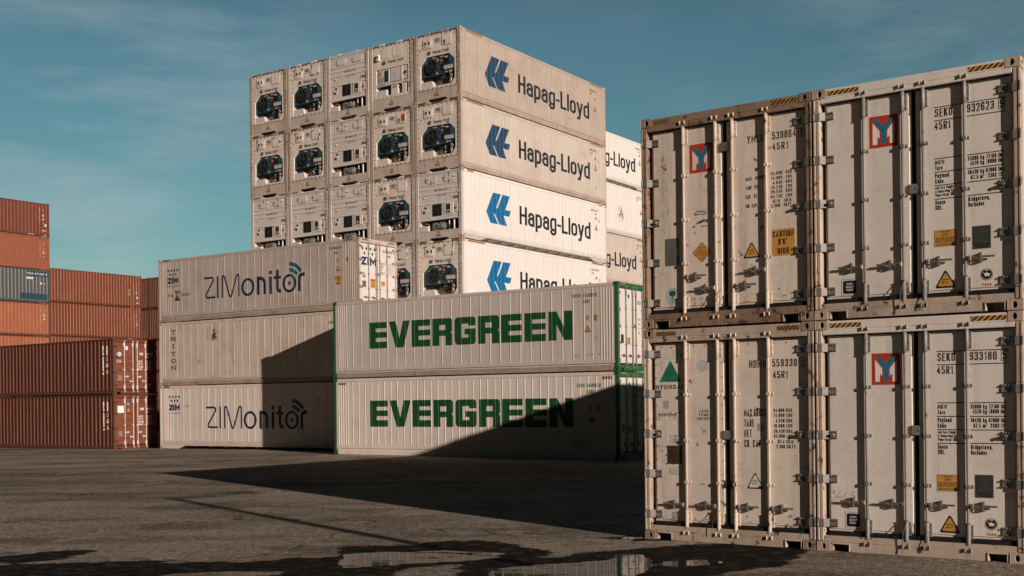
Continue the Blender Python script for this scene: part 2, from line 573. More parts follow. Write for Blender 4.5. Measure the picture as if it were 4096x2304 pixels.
# glyphs: (relative width, strokes); a stroke is ('-' open | 'o' closed, points); a third value rounds the corner
q = 1
XH = .72
GL = {
 ' ': (.55, []),
 'A': (1.1, [('-', [(0, 0), (.5, 1), (1, 0)]), ('-', [(.2, .27), (.8, .27)])]),
 'B': (1, [('-', [(0, 0), (0, 1)]), ('-', [(0, 1), (.94, 1, q), (.94, .52, q), (0, .52)]), ('-', [(0, .52), (1, .52, q), (1, 0, q), (0, 0)])]),
 'C': (1, [('-', [(1, .74), (1, 1, q), (0, 1, q), (0, 0, q), (1, 0, q), (1, .26)])]),
 'D': (1, [('-', [(0, 0), (0, 1)]), ('-', [(0, 1), (1, 1, q), (1, 0, q), (0, 0)])]),
 'E': (.92, [('-', [(1, 1), (0, 1), (0, 0), (1, 0)]), ('-', [(0, .52), (.88, .52)])]),
 'F': (.9, [('-', [(1, 1), (0, 1), (0, 0)]), ('-', [(0, .5), (.85, .5)])]),
 'G': (1, [('-', [(1, .76), (1, 1, q), (0, 1, q), (0, 0, q), (1, 0, q), (1, .48), (.55, .48)])]),
 'H': (1, [('-', [(0, 0), (0, 1)]), ('-', [(1, 0), (1, 1)]), ('-', [(0, .52), (1, .52)])]),
 'I': (.3, [('-', [(0, 0), (0, 1)])]),
 'J': (.9, [('-', [(1, 1), (1, 0, q), (0, 0, q), (0, .25)])]),
 'K': (1.02, [('-', [(0, 0), (0, 1)]), ('-', [(1, 1), (.08, .42)]), ('-', [(.35, .58), (1, 0)])]),
 'L': (.86, [('-', [(0, 1), (0, 0), (1, 0)])]),
 'M': (1.25, [('-', [(0, 0), (0, 1), (.5, .3), (1, 1), (1, 0)])]),
 'N': (1.05, [('-', [(0, 0), (0, 1), (1, 0), (1, 1)])]),
 'O': (1, [('o', [(0, 0, q), (1, 0, q), (1, 1, q), (0, 1, q)])]),
 'P': (.95, [('-', [(0, 0), (0, 1)]), ('-', [(0, 1), (1, 1, q), (1, .46, q), (0, .46)])]),
 'Q': (1, [('o', [(0, 0, q), (1, 0, q), (1, 1, q), (0, 1, q)]), ('-', [(.6, .25), (1, 0)])]),
 'R': (1, [('-', [(0, 0), (0, 1)]), ('-', [(0, 1), (1, 1, q), (1, .48, q), (0, .48)]), ('-', [(.5, .48), (1, 0)])]),
 'S': (.96, [('-', [(1, .78), (1, 1, q), (0, 1, q), (0, .52, q), (1, .52, q), (1, 0, q), (0, 0, q), (0, .22)])]),
 'T': (.96, [('-', [(0, 1), (1, 1)]), ('-', [(.5, 0), (.5, 1)])]),
 'U': (1, [('-', [(0, 1), (0, 0, q), (1, 0, q), (1, 1)])]),
 'V': (1.1, [('-', [(0, 1), (.5, 0), (1, 1)])]),
 'W': (1.5, [('-', [(0, 1), (.25, 0), (.5, .9), (.75, 0), (1, 1)])]),
 'X': (1.05, [('-', [(0, 0), (1, 1)]), ('-', [(0, 1), (1, 0)])]),
 'Y': (1.05, [('-', [(0, 1), (.5, .48), (1, 1)]), ('-', [(.5, 0), (.5, .48)])]),
 'Z': (.95, [('-', [(0, 1), (1, 1), (0, 0), (1, 0)])]),
 '0': (.95, [('o', [(0, 0, q), (1, 0, q), (1, 1, q), (0, 1, q)])]),
 '1': (.62, [('-', [(.05, .78), (.75, 1), (.75, 0)])]),
 '2': (.95, [('-', [(0, .76), (0, 1, q), (1, 1, q), (1, .56, q), (0, 0), (1, 0)])]),
 '3': (.95, [('-', [(0, .8), (0, 1, q), (1, 1, q), (1, .54, q), (.35, .54)]), ('-', [(.4, .54), (1, .54, q), (1, 0, q), (0, 0, q), (0, .2)])]),
 '4': (1, [('-', [(.75, 0), (.75, 1), (0, .28), (1, .28)])]),
 '5': (.95, [('-', [(.95, 1), (.06, 1), (.03, .6), (1, .6, q), (1, 0, q), (0, 0, q), (0, .2)])]),
 '6': (.95, [('-', [(1, .8), (1, 1, q), (0, 1, q), (0, .3)]), ('o', [(0, 0, q), (1, 0, q), (1, .58, q), (0, .58, q)])]),
 '7': (.9, [('-', [(0, 1), (1, 1), (.35, 0)])]),
 '8': (.95, [('o', [(.04, .52, q), (.96, .52, q), (.96, 1, q), (.04, 1, q)]), ('o', [(0, 0, q), (1, 0, q), (1, .52, q), (0, .52, q)])]),
 '9': (.95, [('o', [(0, .42, q), (1, .42, q), (1, 1, q), (0, 1, q)]), ('-', [(1, .7), (1, 0, q), (0, 0, q), (0, .2)])]),
 'a': (.9, [('-', [(.04, .56), (.04, XH, q), (.96, XH, q), (.96, 0)]), ('-', [(.96, .42), (0, .42, q), (0, 0, q), (.96, 0)])]),
 'b': (.9, [('-', [(0, 0), (0, 1)]), ('-', [(0, XH), (1, XH, q), (1, 0, q), (0, 0)])]),
 'c': (.85, [('-', [(1, .52), (1, XH, q), (0, XH, q), (0, 0, q), (1, 0, q), (1, .2)])]),
 'd': (.9, [('-', [(1, 0), (1, 1)]), ('-', [(1, XH), (0, XH, q), (0, 0, q), (1, 0)])]),
 'e': (.9, [('-', [(0, .36), (1, .36), (1, XH, q), (0, XH, q), (0, 0, q), (1, 0, q), (1, .16)])]),
 'f': (.6, [('-', [(.4, 0), (.4, 1, q), (1, 1)]), ('-', [(0, XH), (.95, XH)])]),
 'g': (.9, [('-', [(1, XH), (1, -.28, q), (0, -.28, q), (0, -.12)]), ('-', [(1, XH), (0, XH, q), (0, 0, q), (1, 0)])]),
 'h': (.9, [('-', [(0, 0), (0, 1)]), ('-', [(0, XH), (1, XH, q), (1, 0)])]),
 'i': (.3, [('-', [(0, 0), (0, XH)]), ('-', [(0, .98), (0, 1)])]),
 'k': (.9, [('-', [(0, 0), (0, 1)]), ('-', [(1, XH), (.08, .3)]), ('-', [(.35, .44), (1, 0)])]),
 'l': (.3, [('-', [(0, 0), (0, 1)])]),
 'm': (1.4, [('-', [(0, 0), (0, XH)]), ('-', [(0, XH), (.5, XH, .5), (.5, 0)]), ('-', [(.5, XH), (1, XH, .5), (1, 0)])]),
 'n': (.9, [('-', [(0, 0), (0, XH)]), ('-', [(0, XH), (1, XH, q), (1, 0)])]),
 'o': (.92, [('o', [(0, 0, q), (1, 0, q), (1, XH, q), (0, XH, q)])]),
 'p': (.9, [('-', [(0, -.28), (0, XH)]), ('-', [(0, XH), (1, XH, q), (1, 0, q), (0, 0)])]),
 'r': (.6, [('-', [(0, 0), (0, XH)]), ('-', [(0, .6), (.4, XH), (1, XH)])]),
 's': (.82, [('-', [(1, .56), (1, XH, q), (0, XH, q), (0, .37, q), (1, .37, q), (1, 0, q), (0, 0, q), (0, .16)])]),
 't': (.62, [('-', [(.35, .95), (.35, 0, q), (1, 0)]), ('-', [(0, XH), (1, XH)])]),
 'u': (.9, [('-', [(0, XH), (0, 0, q), (1, 0, q), (1, XH)])]),
 'w': (1.3, [('-', [(0, XH), (.25, 0), (.5, XH), (.75, 0), (1, XH)])]),
 'y': (.92, [('-', [(0, XH), (.5, 0)]), ('-', [(1, XH), (.35, -.28), (.05, -.28)])]),
 '.': (.3, [('-', [(0, 0), (0, .01)])]),
 ',': (.3, [('-', [(0, .02), (-.25, -.12)])]),
 '-': (.55, [('-', [(0, .38), (1, .38)])]),
 "'": (.3, [('-', [(0, .85), (0, 1)])]),
 '"': (.5, [('-', [(.1, .8), (.1, 1)]), ('-', [(.9, .8), (.9, 1)])]),
 '/': (.6, [('-', [(0, 0), (1, 1)])]),
 '3s': (.5, []),
}
GL['\u00b3'] = (.5, [('-', [(0, 1), (1, 1), (.45, .8), (1, .62), (.9, .5), (0, .5)])])

# ------------------------------------------------------------------ container frame parts
CX, CY, CZ = .162, .178, .118
def casting_mesh():
    b = MB()
    end = [(0, 0), (CX, 0), (CX, CZ), (0, CZ)]
    hole_e = circle(CX * .53, CZ * .5, .026, .040, 14)
    b.plate(end, [hole_e], lambda u, v: (u, 0, v))
    b.wall(hole_e, lambda u, v: (u, 0, v), lambda u, v: (u, .05, v))
    b.add([(u, .05, v) for u, v in hole_e], [tuple(range(len(hole_e)))], 1)
    side = [(0, 0), (CY, 0), (CY, CZ), (0, CZ)]
    hole_s = circle(CY * .50, CZ * .5, .038, .028, 14)
    b.plate(side, [hole_s], lambda u, v: (0, u, v))
    b.wall(hole_s, lambda u, v: (0, u, v), lambda u, v: (.05, u, v))
    b.add([(.05, u, v) for u, v in hole_s], [tuple(range(len(hole_s)))], 1)
    b.add([(CX, 0, 0), (CX, CY, 0), (CX, CY, CZ), (CX, 0, CZ)], [(0, 1, 2, 3)])
    b.add([(0, CY, 0), (CX, CY, 0), (CX, CY, CZ), (0, CY, CZ)], [(0, 1, 2, 3)])
    b.add([(0, 0, 0), (CX, 0, 0), (CX, CY, 0), (0, CY, 0)], [(0, 1, 2, 3)])
    b.add([(0, 0, CZ), (CX, 0, CZ), (CX, CY, CZ), (0, CY, CZ)], [(0, 1, 2, 3)])
    return b

def castings(t, H, mat, only=None):
    for ix in (0, 1):
        for iy in (0, 1):
            for iz in (0, 1):
                def mk(ix=ix, iy=iy, iz=iz):
                    b = casting_mesh()
                    b.mirror(-1 if ix else 1, -1 if iy else 1, -1 if iz else 1)
                    b.shift(WD if ix else 0, L if iy else 0, H if iz else 0)
                    return b.mesh('corner_casting', 2, .006)
                part(t, 'corner_casting', cached(('cast', ix, iy, iz, H), mk), [mat, M['cavity']])

def posts(t, H, w0, w1, mat):
    for ix in (0, 1):
        for iy in (0, 1):
            def mk(ix=ix, iy=iy):
                b = MB()
                w = w1 if iy else w0
                x = (WD - .004 - w, WD - .004) if ix else (.004, .004 + w)
                y = (L - .13, L - .004) if iy else (.004, .13)
                b.box(x[0], x[1], y[0], y[1], CZ + .002, H - CZ - .002)
                return b.mesh('corner_post', 1, .010)
            part(t, 'corner_post', cached(('post', ix, iy, H, w0, w1), mk), mat)

RIBS = {
 'dlow': [.237, .347, .461, .581, .691, .933] + [1.235 + .3065 * i for i in range(34)] + [11.66, 11.76, 11.86, 11.96],
 'dtop': [.268, .355, .458, .561, .664, .971] + [1.393 + .4145 * i for i in range(24)] + [11.238, 11.558, 11.659, 11.761, 11.862, 11.963],
 'clow': [.316, .396, .476, .556, .689, .769, .912, 1.192] + [1.611 + .413 * i for i in range(25)],
 'cmid': [.278, .412, .705] + [1.207 + .466 * i for i in range(23)],
 'ctop': [.27, .35, .43, .51, .66, .80, 1.27, 1.58] + [2.05 + .466 * i for i in range(20)] + [11.30, 11.45, 11.6, 11.7, 11.8, 11.9, 12.0],
 'faint': [.45, .60] + [.80 + .2935 * i for i in range(38)],
 'none': [],
}
RW, RT, RH = .021, .011, .009
def ribprof(key):
    ribs = RIBS[key]
    h = .0060 if key == 'faint' else RH
    cuts = []
    for r_ in ribs:
        cuts += [r_ - RW, r_ - RT, r_ + RT, r_ + RW]
    def dep(s):
        for r_ in ribs:
            a = abs(s - r_)
            if a < RW:
                return h * min(1., (RW - a) / (RW - RT))
        return 0.
    return sorted(cuts), dep, h

PB = .014                     # panel plane behind the container's outer face
def side_panel_mesh(key, right, H, openb):
    cuts, dep, h = ribprof(key)
    b = MB()
    pts = [(.07, .13), (PB, .13)]
    seq = []
    for c in cuts:
        if .14 < c < L - .14:
            seq.append((PB - dep(c), c))
    pts += seq + [(PB, L - .13), (.07, L - .13)]
    if not right:
        pts = [(x, L - s) for x, s in pts]
    else:
        pts = [(WD - x, s) for x, s in pts]
    b.prism(pts, 'z', .372, H - .148)
    X = (lambda x: WD - x) if right else (lambda x: x)
    if openb:                                   # a ribbed kick zone instead of one strip
        for k in range(4):
            b.box(X(.006), X(.05), .13, L - .13, .205 + k * .042, .232 + k * .042)
        b.box(X(.02), X(.05), .13, L - .13, .20, .372)
    else:
        b.box(X(.008), X(.06), .13, L - .13, .248, .372)
        b.box(X(.034), X(.06), .13, L - .13, .19, .248)
    return b.mesh('side_panel', 1)

def bottom_rail_mesh(right, openb):
    b = MB()
    X = (lambda x: WD - x) if right else (lambda x: x)
    if openb:
        for a, c in ((.18, 1.0), (L - 1.0, L - .18)):
            b.box(X(.005), X(.05), a, c, .014, .195)
        b.prism([(1.0, .014), (1.28, .014), (1.75, .16), (1.75, .195), (1.0, .195)], 'x', X(.005), X(.05))
        b.prism([(L - 1.0, .014), (L - 1.28, .014), (L - 1.75, .16), (L - 1.75, .195), (L - 1.0, .195)], 'x', X(.005), X(.05))
        b.box(X(.005), X(.05), 1.75, L - 1.75, .16, .195)
        n = 9
        for i in range(n):
            y = 2.2 + (L - 4.4) * i / (n - 1)
            b.box(X(.16), X(.6), y - .03, y + .03, .085, .158)
    else:
        b.box(X(.005), X(.07), .18, L - .18, .012, .19)
        b.box(X(.002), X(.02), .45, L - .45, .012, .03)
    return b.mesh('bottom_rail', 1, .004)

def top_rail_mesh(right, H):
    b = MB()
    X = (lambda x: WD - x) if right else (lambda x: x)
    b.box(X(.005), X(.08), .18, L - .18, H - .128, H - .022)
    b.box(X(.010), X(.08), .13, L - .13, H - .148, H - .128)
    return b.mesh('top_rail', 1, .005)

def shell(t, H, sides, mats, w0, w1, openb=False, roofm=None):
    """frame, long sides and roof of a smooth sided container. sides = (left ribs, right ribs)"""
    castings(t, H, mats['casting'])
    posts(t, H, w0, w1, mats['post'])
    for right in (False, True):
        k = sides[1 if right else 0]
        part(t, 'side_panel', cached(('side', k, right, H, openb), lambda: side_panel_mesh(k, right, H, openb)), mats['side'])
        part(t, 'bottom_rail', cached(('brail', right, openb), lambda: bottom_rail_mesh(right, openb)), mats['rail'])
        part(t, 'top_rail', cached(('trail', right, H), lambda: top_rail_mesh(right, H)), mats['toprail'])
    def roof():
        b = MB(); b.box(.08, WD - .08, .13, L - .13, H - .07, H - .03)
        b.box(.06, WD - .06, .10, L - .10, .15, .19)
        return b.mesh('roof_panel')
    part(t, 'roof_panel', cached(('roof', H), roof), roofm or mats['side'])
    def back():
        b = MB()
        b.box(.13, WD - .13, L - .06, L - .02, .12, H - .11)
        for k in range(5):
            b.box(.14, WD - .14, L - .02, L - .012, .35 + k * .48, .65 + k * .48)
        return b.mesh('end_panel')
    part(t, 'end_panel', cached(('back', H), back), mats['side'])

def left_map(x0=PB):
    return lambda s, z, d: (x0 - d, L - s, z)
def right_map(x0=PB):
    return lambda s, z, d: (WD - x0 + d, s, z)
def front_map(y0):
    return lambda s, z, d: (s, y0 - d, z)

# ------------------------------------------------------------------ cargo door end
DY = .055                     # door plane behind the frame's face
DL, DR = (.135, 1.197), (1.250, 2.352)
def door_mesh(x0, x1, style, H):
    b = MB()
    z0, z1 = .255, H - .20
    b.box(x0, x1, DY + .010, DY + .075, z0, z1)
    b.cbox(x0 + .022, x1 - .022, DY, DY + .02, z0 + .022, z1 - .022, .006)
    if style == 'bolts':
        for k in range(13):
            z = z0 + .10 + k * (z1 - z0 - .2) / 12
            for x in (x0 + .011 + .03, x1 - .04):
                b.tube((x, DY + .002, z), (x, DY - .006, z), .008, 6, 1)
        for k in range(6):
            x = x0 + .12 + k * (x1 - x0 - .24) / 5
            for z in (z0 + .05, z1 - .05):
                b.tube((x, DY + .002, z), (x, DY - .006, z), .008, 6, 1)
    return b.mesh('door', 2)

def rod_mesh(x, H, zb):
    b = MB()
    yc = DY - .030
    b.tube((x, yc, .12), (x, yc, H - .125), .0165, 12)
    for z0, z1 in ((H - .422, H - .19), (.188, .42)):              # sleeves with their flanges
        b.tube((x, yc, z0), (x, yc, z1), .0255, 12)
        b.tube((x, yc, z0 - .012), (x, yc, z0 + .004), .0285, 12)
        b.tube((x, yc, z1 - .004), (x, yc, z1 + .012), .0285, 12)
        b.box(x - .034, x - .015, DY - .016, DY + .002, z0 + .01, z1 - .01)
        for sx in (1,):
            b.box(x + sx * .015, x + sx * .056, DY - .012, DY + .002, z0 + .01, z1 - .01)
            for k in range(3):
                zz = z0 + .035 + k * (z1 - z0 - .07) / 2
                b.tube((x + sx * .046, DY - .012, zz), (x + sx * .046, DY - .022, zz), .008, 6, 1)
    for z in zb:                                                     # saddle brackets
        b.box(x - .058, x + .058, DY - .010, DY + .002, z - .020, z + .020)
        b.box(x - .027, x + .027, DY - .052, DY - .006, z - .020, z + .020)
        for sx in (-1, 1):
            b.tube((x + sx * .046, DY - .010, z), (x + sx * .046, DY - .021, z), .009, 6, 1)
    for z, sg in ((H - .125, 1), (.115, -1)):                        # cams and keepers on header and sill
        b.tube((x, yc, z - sg * .05), (x, yc, z - sg * .02), .021, 10)
        b.box(x - .024, x + .018, yc - .018, yc + .020, z - .018, z + .020)
        b.box(x + .014, x + .040, yc - .024, yc + .010, z - .006, z + .026)
        b.box(x - .042, x - .020, yc - .010, yc + .022, z - .020, z + .010)
        b.box(x - .036, x + .036, -.002, yc + .03, z - .028, z - .016)
        b.box(x - .040, x - .028, -.018, .006, z - .024, z + .024)
        b.box(x + .030, x + .040, -.018, .006, z - .022, z + .018)
    return b.mesh('lock_rod', 2, .003)

def handle_mesh(x, z, d):
    """d = +1 handle lies to the right of its rod, -1 to the left"""
    b = MB()
    y = DY - .038
    X = lambda a: x + d * a
    b.cbox(min(X(.014), X(.068)), max(X(.014), X(.068)), y - .014, y + .012, z - .030, z + .030, .008)
    b.tube((X(.045), y - .014, z), (X(.045), y - .024, z), .010, 8, 1)
    b.box(X(.072), X(.145), y - .014, y + .004, z - .015, z + .017)
    b.prism([(X(.135), z - .013), (X(.225), z + .000), (X(.225), z + .024), (X(.135), z + .015)], 'y', y - .012, y + .002)
    b.box(X(.22), X(.325), y - .013, y + .005, z - .004, z + .020, 1)
    cx = X(.165)                                                     # the catch on the door behind the handle
    b.prism(rrect(cx - .019, cx + .019, z - .056, z - .020, .012), 'y', y + .006, DY + .001)
    b.prism(rrect(cx - .017, cx + .017, z + .012, z + .062, .015), 'y', y - .010, DY + .001)
    b.box(cx - .013, cx + .013, y - .018, y - .010, z - .028, z + .030)
    b.tube((cx, y + .006, z - .040), (cx, y - .008, z - .040), .009, 8, 1)
    b.tube((cx, y - .010, z + .044), (cx, y - .018, z + .044), .009, 8, 1)
    return b.mesh('handle', 2, .002)

def hinge_mesh(z, right, knob):
    b = MB()
    X = (lambda x: WD - x) if right else (lambda x: x)
    b.cbox(min(X(.075), X(.255)), max(X(.075), X(.255)), DY - .012, DY + .002, z - .052, z + .052, .004)
    b.prism([(X(.012), -.006), (X(.085), -.004), (X(.145), DY - .016), (X(.145), DY - .004), (X(.075), .010), (X(.012), .010)], 'z', z - .050, z + .050)
    for i in range(3):
        for dz in (-.034, .034):
            x = X(.172 + i * .033)
            b.tube((x, DY - .012, z + dz), (x, DY - .024, z + dz), .0105, 7, 1)
    b.tube((X(.010), -.004, z - .05), (X(.010), -.004, z + .05), .012, 8)
    if knob:
        b.tube((X(.20), DY - .012, z), (X(.20), DY - .060, z), .020, 10, 1)
    return b.mesh('hinge', 2, .002)

def lugs_mesh(H, zs, side):
    """hinge lugs welded along one post"""
    b = MB()
    for right in (side,):
        X = (lambda x: WD - x) if right else (lambda x: x)
        e = [CZ + .01] + [v for z in zs for v in (z - .058, z + .058)] + [H - CZ - .01]
        e = sorted(e)
        for a, c in zip(e[::2], e[1::2]):
            b.box(X(.002), X(.030), -.006, .03, a, c)
            b.box(X(.040), X(.080), .000, .03, a + .004, c - .004)
    return b.mesh('hinge_lugs', 1, .005)

def header_mesh(H):
    b = MB()
    b.box(.165, WD - .165, .004, .10, H - .120, H - .012)
    b.box(.090, WD - .090, .004, .10, H - .185, H - .120)
    return b.mesh('door_header', 1, .006)

def sill_mesh():
    b = MB()
    a, c = .195, .40
    d, e = WD - .40, WD - .195
    pr = [(.165, .006), (a, .006), (a, .095), (c, .095), (c, .006), (d, .006), (d, .095), (e, .095), (e, .006), (WD - .165, .006), (WD - .165, .118), (.165, .118)]
    b.prism(pr, 'y', .006, .09)
    b.box(.09, WD - .09, .006, .09, .118, .195)
    for p0, p1 in ((a, c), (d, e)):                                   # raised rims round the fork pockets
        b.box(p0 - .012, p1 + .012, -.004, .012, .095, .107)
        b.box(c, c + .012, -.004, .012, .01, .095)
        b.box(d - .012, d, -.004, .012, .01, .095)
        b.box(p0, p1, .3, .32, .0, .10)
    return b.mesh('door_sill', 1, .003)

def gasket_mesh(H):
    b = MB()
    b.box(.086, WD - .086, DY + .060, DY + .08, .18, H - .18)
    b.box(.150, WD - .150, .030, DY + .04, .198, .246)
    b.box(.150, WD - .150, .034, DY + .04, H - .198, H - .188)
    b.box(1.199, 1.248, DY + .030, DY + .059, .24, H - .2)
    b.tube((1.206, DY + .012, .22), (1.206, DY + .012, H - .21), .008, 8)
    return b.mesh('door_gasket', 1)

HZ = [.352, .907, 1.458, 2.008, 2.555]
def door_end(t, H, mats, style, handles, zb=(.86, 1.453, 2.05), latch=1.5):
    part(t, 'door_header', cached(('hdr', H), lambda: header_mesh(H)), mats['header'])
    part(t, 'door_sill', cached('sill', sill_mesh), mats['sill'])
    part(t, 'door_gasket', cached(('gsk', H), lambda: gasket_mesh(H)), M['rubber'])
    for sd_ in (0, 1):
        part(t, 'hinge_lugs', cached(('lug', H, sd_), lambda: lugs_mesh(H, HZ, sd_)), mats['post'])
    doors = []
    rods = ((.629, 1.100), (1.342, 1.815))
    for i, (a, c) in enumerate((DL, DR)):
        d = part(t, 'door', cached(('door', i, style, H), lambda: door_mesh(a, c, style, H)), [mats['door'], mats['bolt']])
        for k, z in enumerate(HZ):
            part(d, 'hinge', cached(('hinge', z, i, k == 2), lambda: hinge_mesh(z, i == 1, k == 2)), [mats['hinge'], mats['bolt']])
        for x in rods[i]:
            part(d, 'lock_rod', cached(('rod', x, H, zb), lambda: rod_mesh(x, H, zb)), [mats['rod'], mats['bolt']])
        for (hx, hz, hd) in handles[2 * i:2 * i + 2]:
            part(d, 'handle', cached(('hnd', hx, hz, hd), lambda: handle_mesh(hx, hz, hd)), [mats['handle'], mats['bolt']])
        doors.append(d)
    def lt():
        b = MB(); b.cbox(1.168, 1.285, DY - .022, DY, latch - .062, latch + .058, .008)
        b.tube((1.262, DY - .022, latch), (1.262, DY - .03, latch), .01, 8)
        return b.mesh('latch_plate', 1)
    part(doors[1], 'latch_plate', cached(('latch', latch), lt), mats['hinge'])
    return doors

def header_stripes(t, H, mats, a=(.186, .581), c=(1.867, 2.262), z=None):
    z0, z1 = z or (H - .098, H - .040)
    for u, v in (a, c):
        D = Marks()
        D.stripes(u, v, z0, z1, 6, 0, 1, 1.1)
        D.build(t, 'hazard_stripe', front_map(.004), mats)

# ------------------------------------------------------------------ right hand stack: four door ends
AX, AY, AA = 2.25763, 16.31632, -.640204
H_ALL = ((.604, .495, -1), (1.075, .495, -1), (1.342, .495, 1), (1.815, .495, 1))
H_SEK = ((.622, .625, -1), (1.10, .625, -1), (1.342, .625, 1), (1.815, .630, 1))
H_YML = ((.629, .675, 1), (1.10, .502, -1), (1.342, .506, 1), (1.815, .692, -1))

def pos(o, a, lx, ly, z):
    return (o[0] + lx * math.cos(a) - ly * math.sin(a), o[1] + lx * math.sin(a) + ly * math.cos(a), z)

def seku(col, lev, number, dz, label, scrawl):
    mats = dict(door=M['cream2'], header=M['cream2'], sill=M['creamframe'], post=M['creamframe'], casting=M['castingw'], side=M['white'],
                rail=M['rail'], toprail=M['white'], hinge=M['steel'], bolt=M['steeldull'], rod=M['steel'], handle=M['steeldull'])
    t = thing('refrigerated_container', label, 'reefer container', pos((AX, AY), AA, col * (WD + .02), 0, lev * HP), AA, 'containers of the near stack')
    shell(t, HC, ('faint', 'faint'), mats, .085, .16)
    dl, dr = door_end(t, HC, mats, 'plain', H_SEK, latch=1.52)
    header_stripes(t, HC, [M['yellow'], M['ink']])
    fm = front_map(DY)
    D = Marks()                                        # square house flag
    x0, x1, z0, z1 = .692, 1.040, 2.075, 2.462
    w = x1 - x0; h = z1 - z0
    P = lambda a, b_: (x0 + a * w, z0 + b_ * h)
    D.rect(x0, x1, z0, z1, 0, 0)
    D.poly([P(.12, .10), P(.12, .80), P(.36, .52), P(.36, .28), P(.285, .36), P(.285, .10)], 1, 2)
    D.poly([P(.87, .10), P(.87, .80), P(.63, .52), P(.63, .28), P(.715, .36), P(.715, .10)], 1, 2)
    D.poly([P(.13, .89), P(.31, .89), P(.49, .66), P(.68, .89), P(.85, .89), P(.585, .50), P(.585, .11), P(.415, .11), P(.415, .50)], 2, 3)
    D.build(dl, 'logo', fm, [M['redfilm'], M['whitefilm'], M['cyanfilm']])
    T = Marks()
    T.text('SEKU', 1.477, 2.343, .099, .200, .0138)
    T.text(number[:6], 1.842, 2.343, .100, .298, .0138)
    T.text(number[6], 2.203, 2.343, .100, .046, .0138)
    T.stroke([(2.190, 2.330), (2.262, 2.330), (2.262, 2.452), (2.190, 2.452)], .005, 0, True)
    for a, c, z in ((1.466, 1.786, 2.460), (1.466, 1.786, 2.301), (1.836, 2.269, 2.460), (1.836, 2.269, 2.301), (1.463, 1.785, 1.848), (1.463, 1.785, 1.687),
                    (1.463, 1.785, 1.529), (1.836, 2.242, 1.846), (1.836, 2.242, 1.687), (1.836, 2.242, 1.527), (1.465, 1.785, 1.367), (1.836, 2.243, 1.370)):
        T.rect(a, c, z - .0055, z + .0055, 0, 1)
    T.text('45R1', 1.469, 2.191, .094, .185, .0138)
    for s_, x, z, w_ in (('MGW', 1.473, 1.776, .108), ('Tare', 1.473, 1.711, .082), ('Payload', 1.472, 1.618, .158), ('Cube', 1.472, 1.551, .095)):
        T.text(s_, x, z, .054, w_, .0085)
    for s_, x, z, w_ in (('35000 kg 77160 lbs', 1.846, 1.777, .388), ('4570 kg 10080 lbs', 1.871, 1.719, .362), ('30430 kg 67080 lbs', 1.845, 1.617, .388), ('67.5 m\u00b3  2383 ft\u00b3', 1.878, 1.554, .352)):
        T.text(s_, x, z, .050, w_, .0078)
    for s_, z, w_ in (('Add Tare Weight', 1.483, .208), ('of Generating Set', 1.440, .222), ('When Fitted', 1.395, .155)):
        T.text(s_, 1.472, z, .034, w_, .0052)
    T.text('Seaco', 1.472, 1.301, .054, .111, .0088); T.text('SRL.', 1.472, 1.238, .054, .086, .0088)
    T.text('Bridgetown,', 1.846, 1.300, .054, .239, .0088); T.text('Barbados', 1.846, 1.236, .054, .175, .0088)
    T.build(dr, 'lettering', fm, [M['ink']], gap=.10)
    D = Marks()
    D.rect(1.453, 1.708, .797, .994, 2, 0); D.rect(1.458, 1.703, .802, .989, 0, 1)
    D.text('AIRTIGHT REEFER', 1.58, .968, .013, .11, .0028, 1, align='c')
    D.text('CAUTION', 1.58, .948, .010, .05, .002, 1, align='c')
    D.lines(1.54, 1.62, .920, .945, 2, 1, .45, 3); D.lines(1.468, 1.695, .845, .910, 5, 1, .5, 5); D.lines(1.475, 1.685, .808, .838, 2, 1, .45, 6)
    D.rect(1.432, 1.545, .148, .163, 0, 0)
    D.rect(1.447, 1.545, .155, .171, 0, 1)
    D.build(dr, 'caution_label', fm, [M['yellow'], M['ink'], M['woodrust']])
    D = Marks()
    D.rect(1.882, 2.091, .733, 1.005, 0, 0); D.rect(1.890, 2.083, .741, .997, 1, 2)
    D.lines(1.905, 2.07, .80, .985, 9, 2, .22, 9)
    for x in (1.900, 2.074):
        D.poly(circle(x, .762, .008, None, 8), 2, 5)
    D.build(dr, 'data_plate', fm, [M['steeldull'], M['darkplate'], M['greyplate']])
    D = Marks(); D.tri(1.578 + .02 * dz, .303, .252, .226, 0, 1, .125, 0, ('SUPER', 'HEAVY'), 1)
    D.build(dr, 'warning_triangle', fm, [M['yellow'], M['ink']])
    D = Marks()                                          # class society roundel and maker's mark
    D.poly(circle(2.040 + .02 * dz, .430, .070, None, 22), 0, 0)
    D.holed(circle(2.040 + .02 * dz, .430, .064, None, 22), [circle(2.040 + .02 * dz, .430, .061, None, 22)], 1, 2)
    cx = 2.040 + .02 * dz
    D.text('ABS', cx, .474, .016, .036, .004, 1, align='c')
    D.poly([(cx - .04, .458), (cx - .008, .440), (cx + .002, .462), (cx + .014, .444), (cx + .046, .434), (cx + .028, .424), (cx + .03, .406), (cx + .004, .414), (cx - .016, .404), (cx - .022, .424)], 1, 3)
    for k in range(7):
        a = PI * (1.15 + .7 * k / 6)
        D.rect(cx + .056 * math.cos(a) - .004, cx + .056 * math.cos(a) + .004, .43 + .056 * math.sin(a) - .004, .43 + .056 * math.sin(a) + .004, 1, 4)
    D.rect(cx - .064, cx + .06, .288, .342, 2, 0)
    D.text('Fuwa', cx - .05, .296, .038, .098, .0085, 3, .5, .2, 'l', .18)
    D.build(dr, 'maker_mark', fm, [M['navyblack'], M['whitefilm'], M['cream2'], M['redfilm']])
    D = Marks()
    x, z = .327 + .014 * dz, .291 + .006 * dz
    D.stroke([(x, z), (x + .2, z), (x + .2, z + .197), (x, z + .197)], .004, 2, True)
    D.poly(rrect(x + .018, x + .184, z + .018, z + .182, .022), 0, 1)
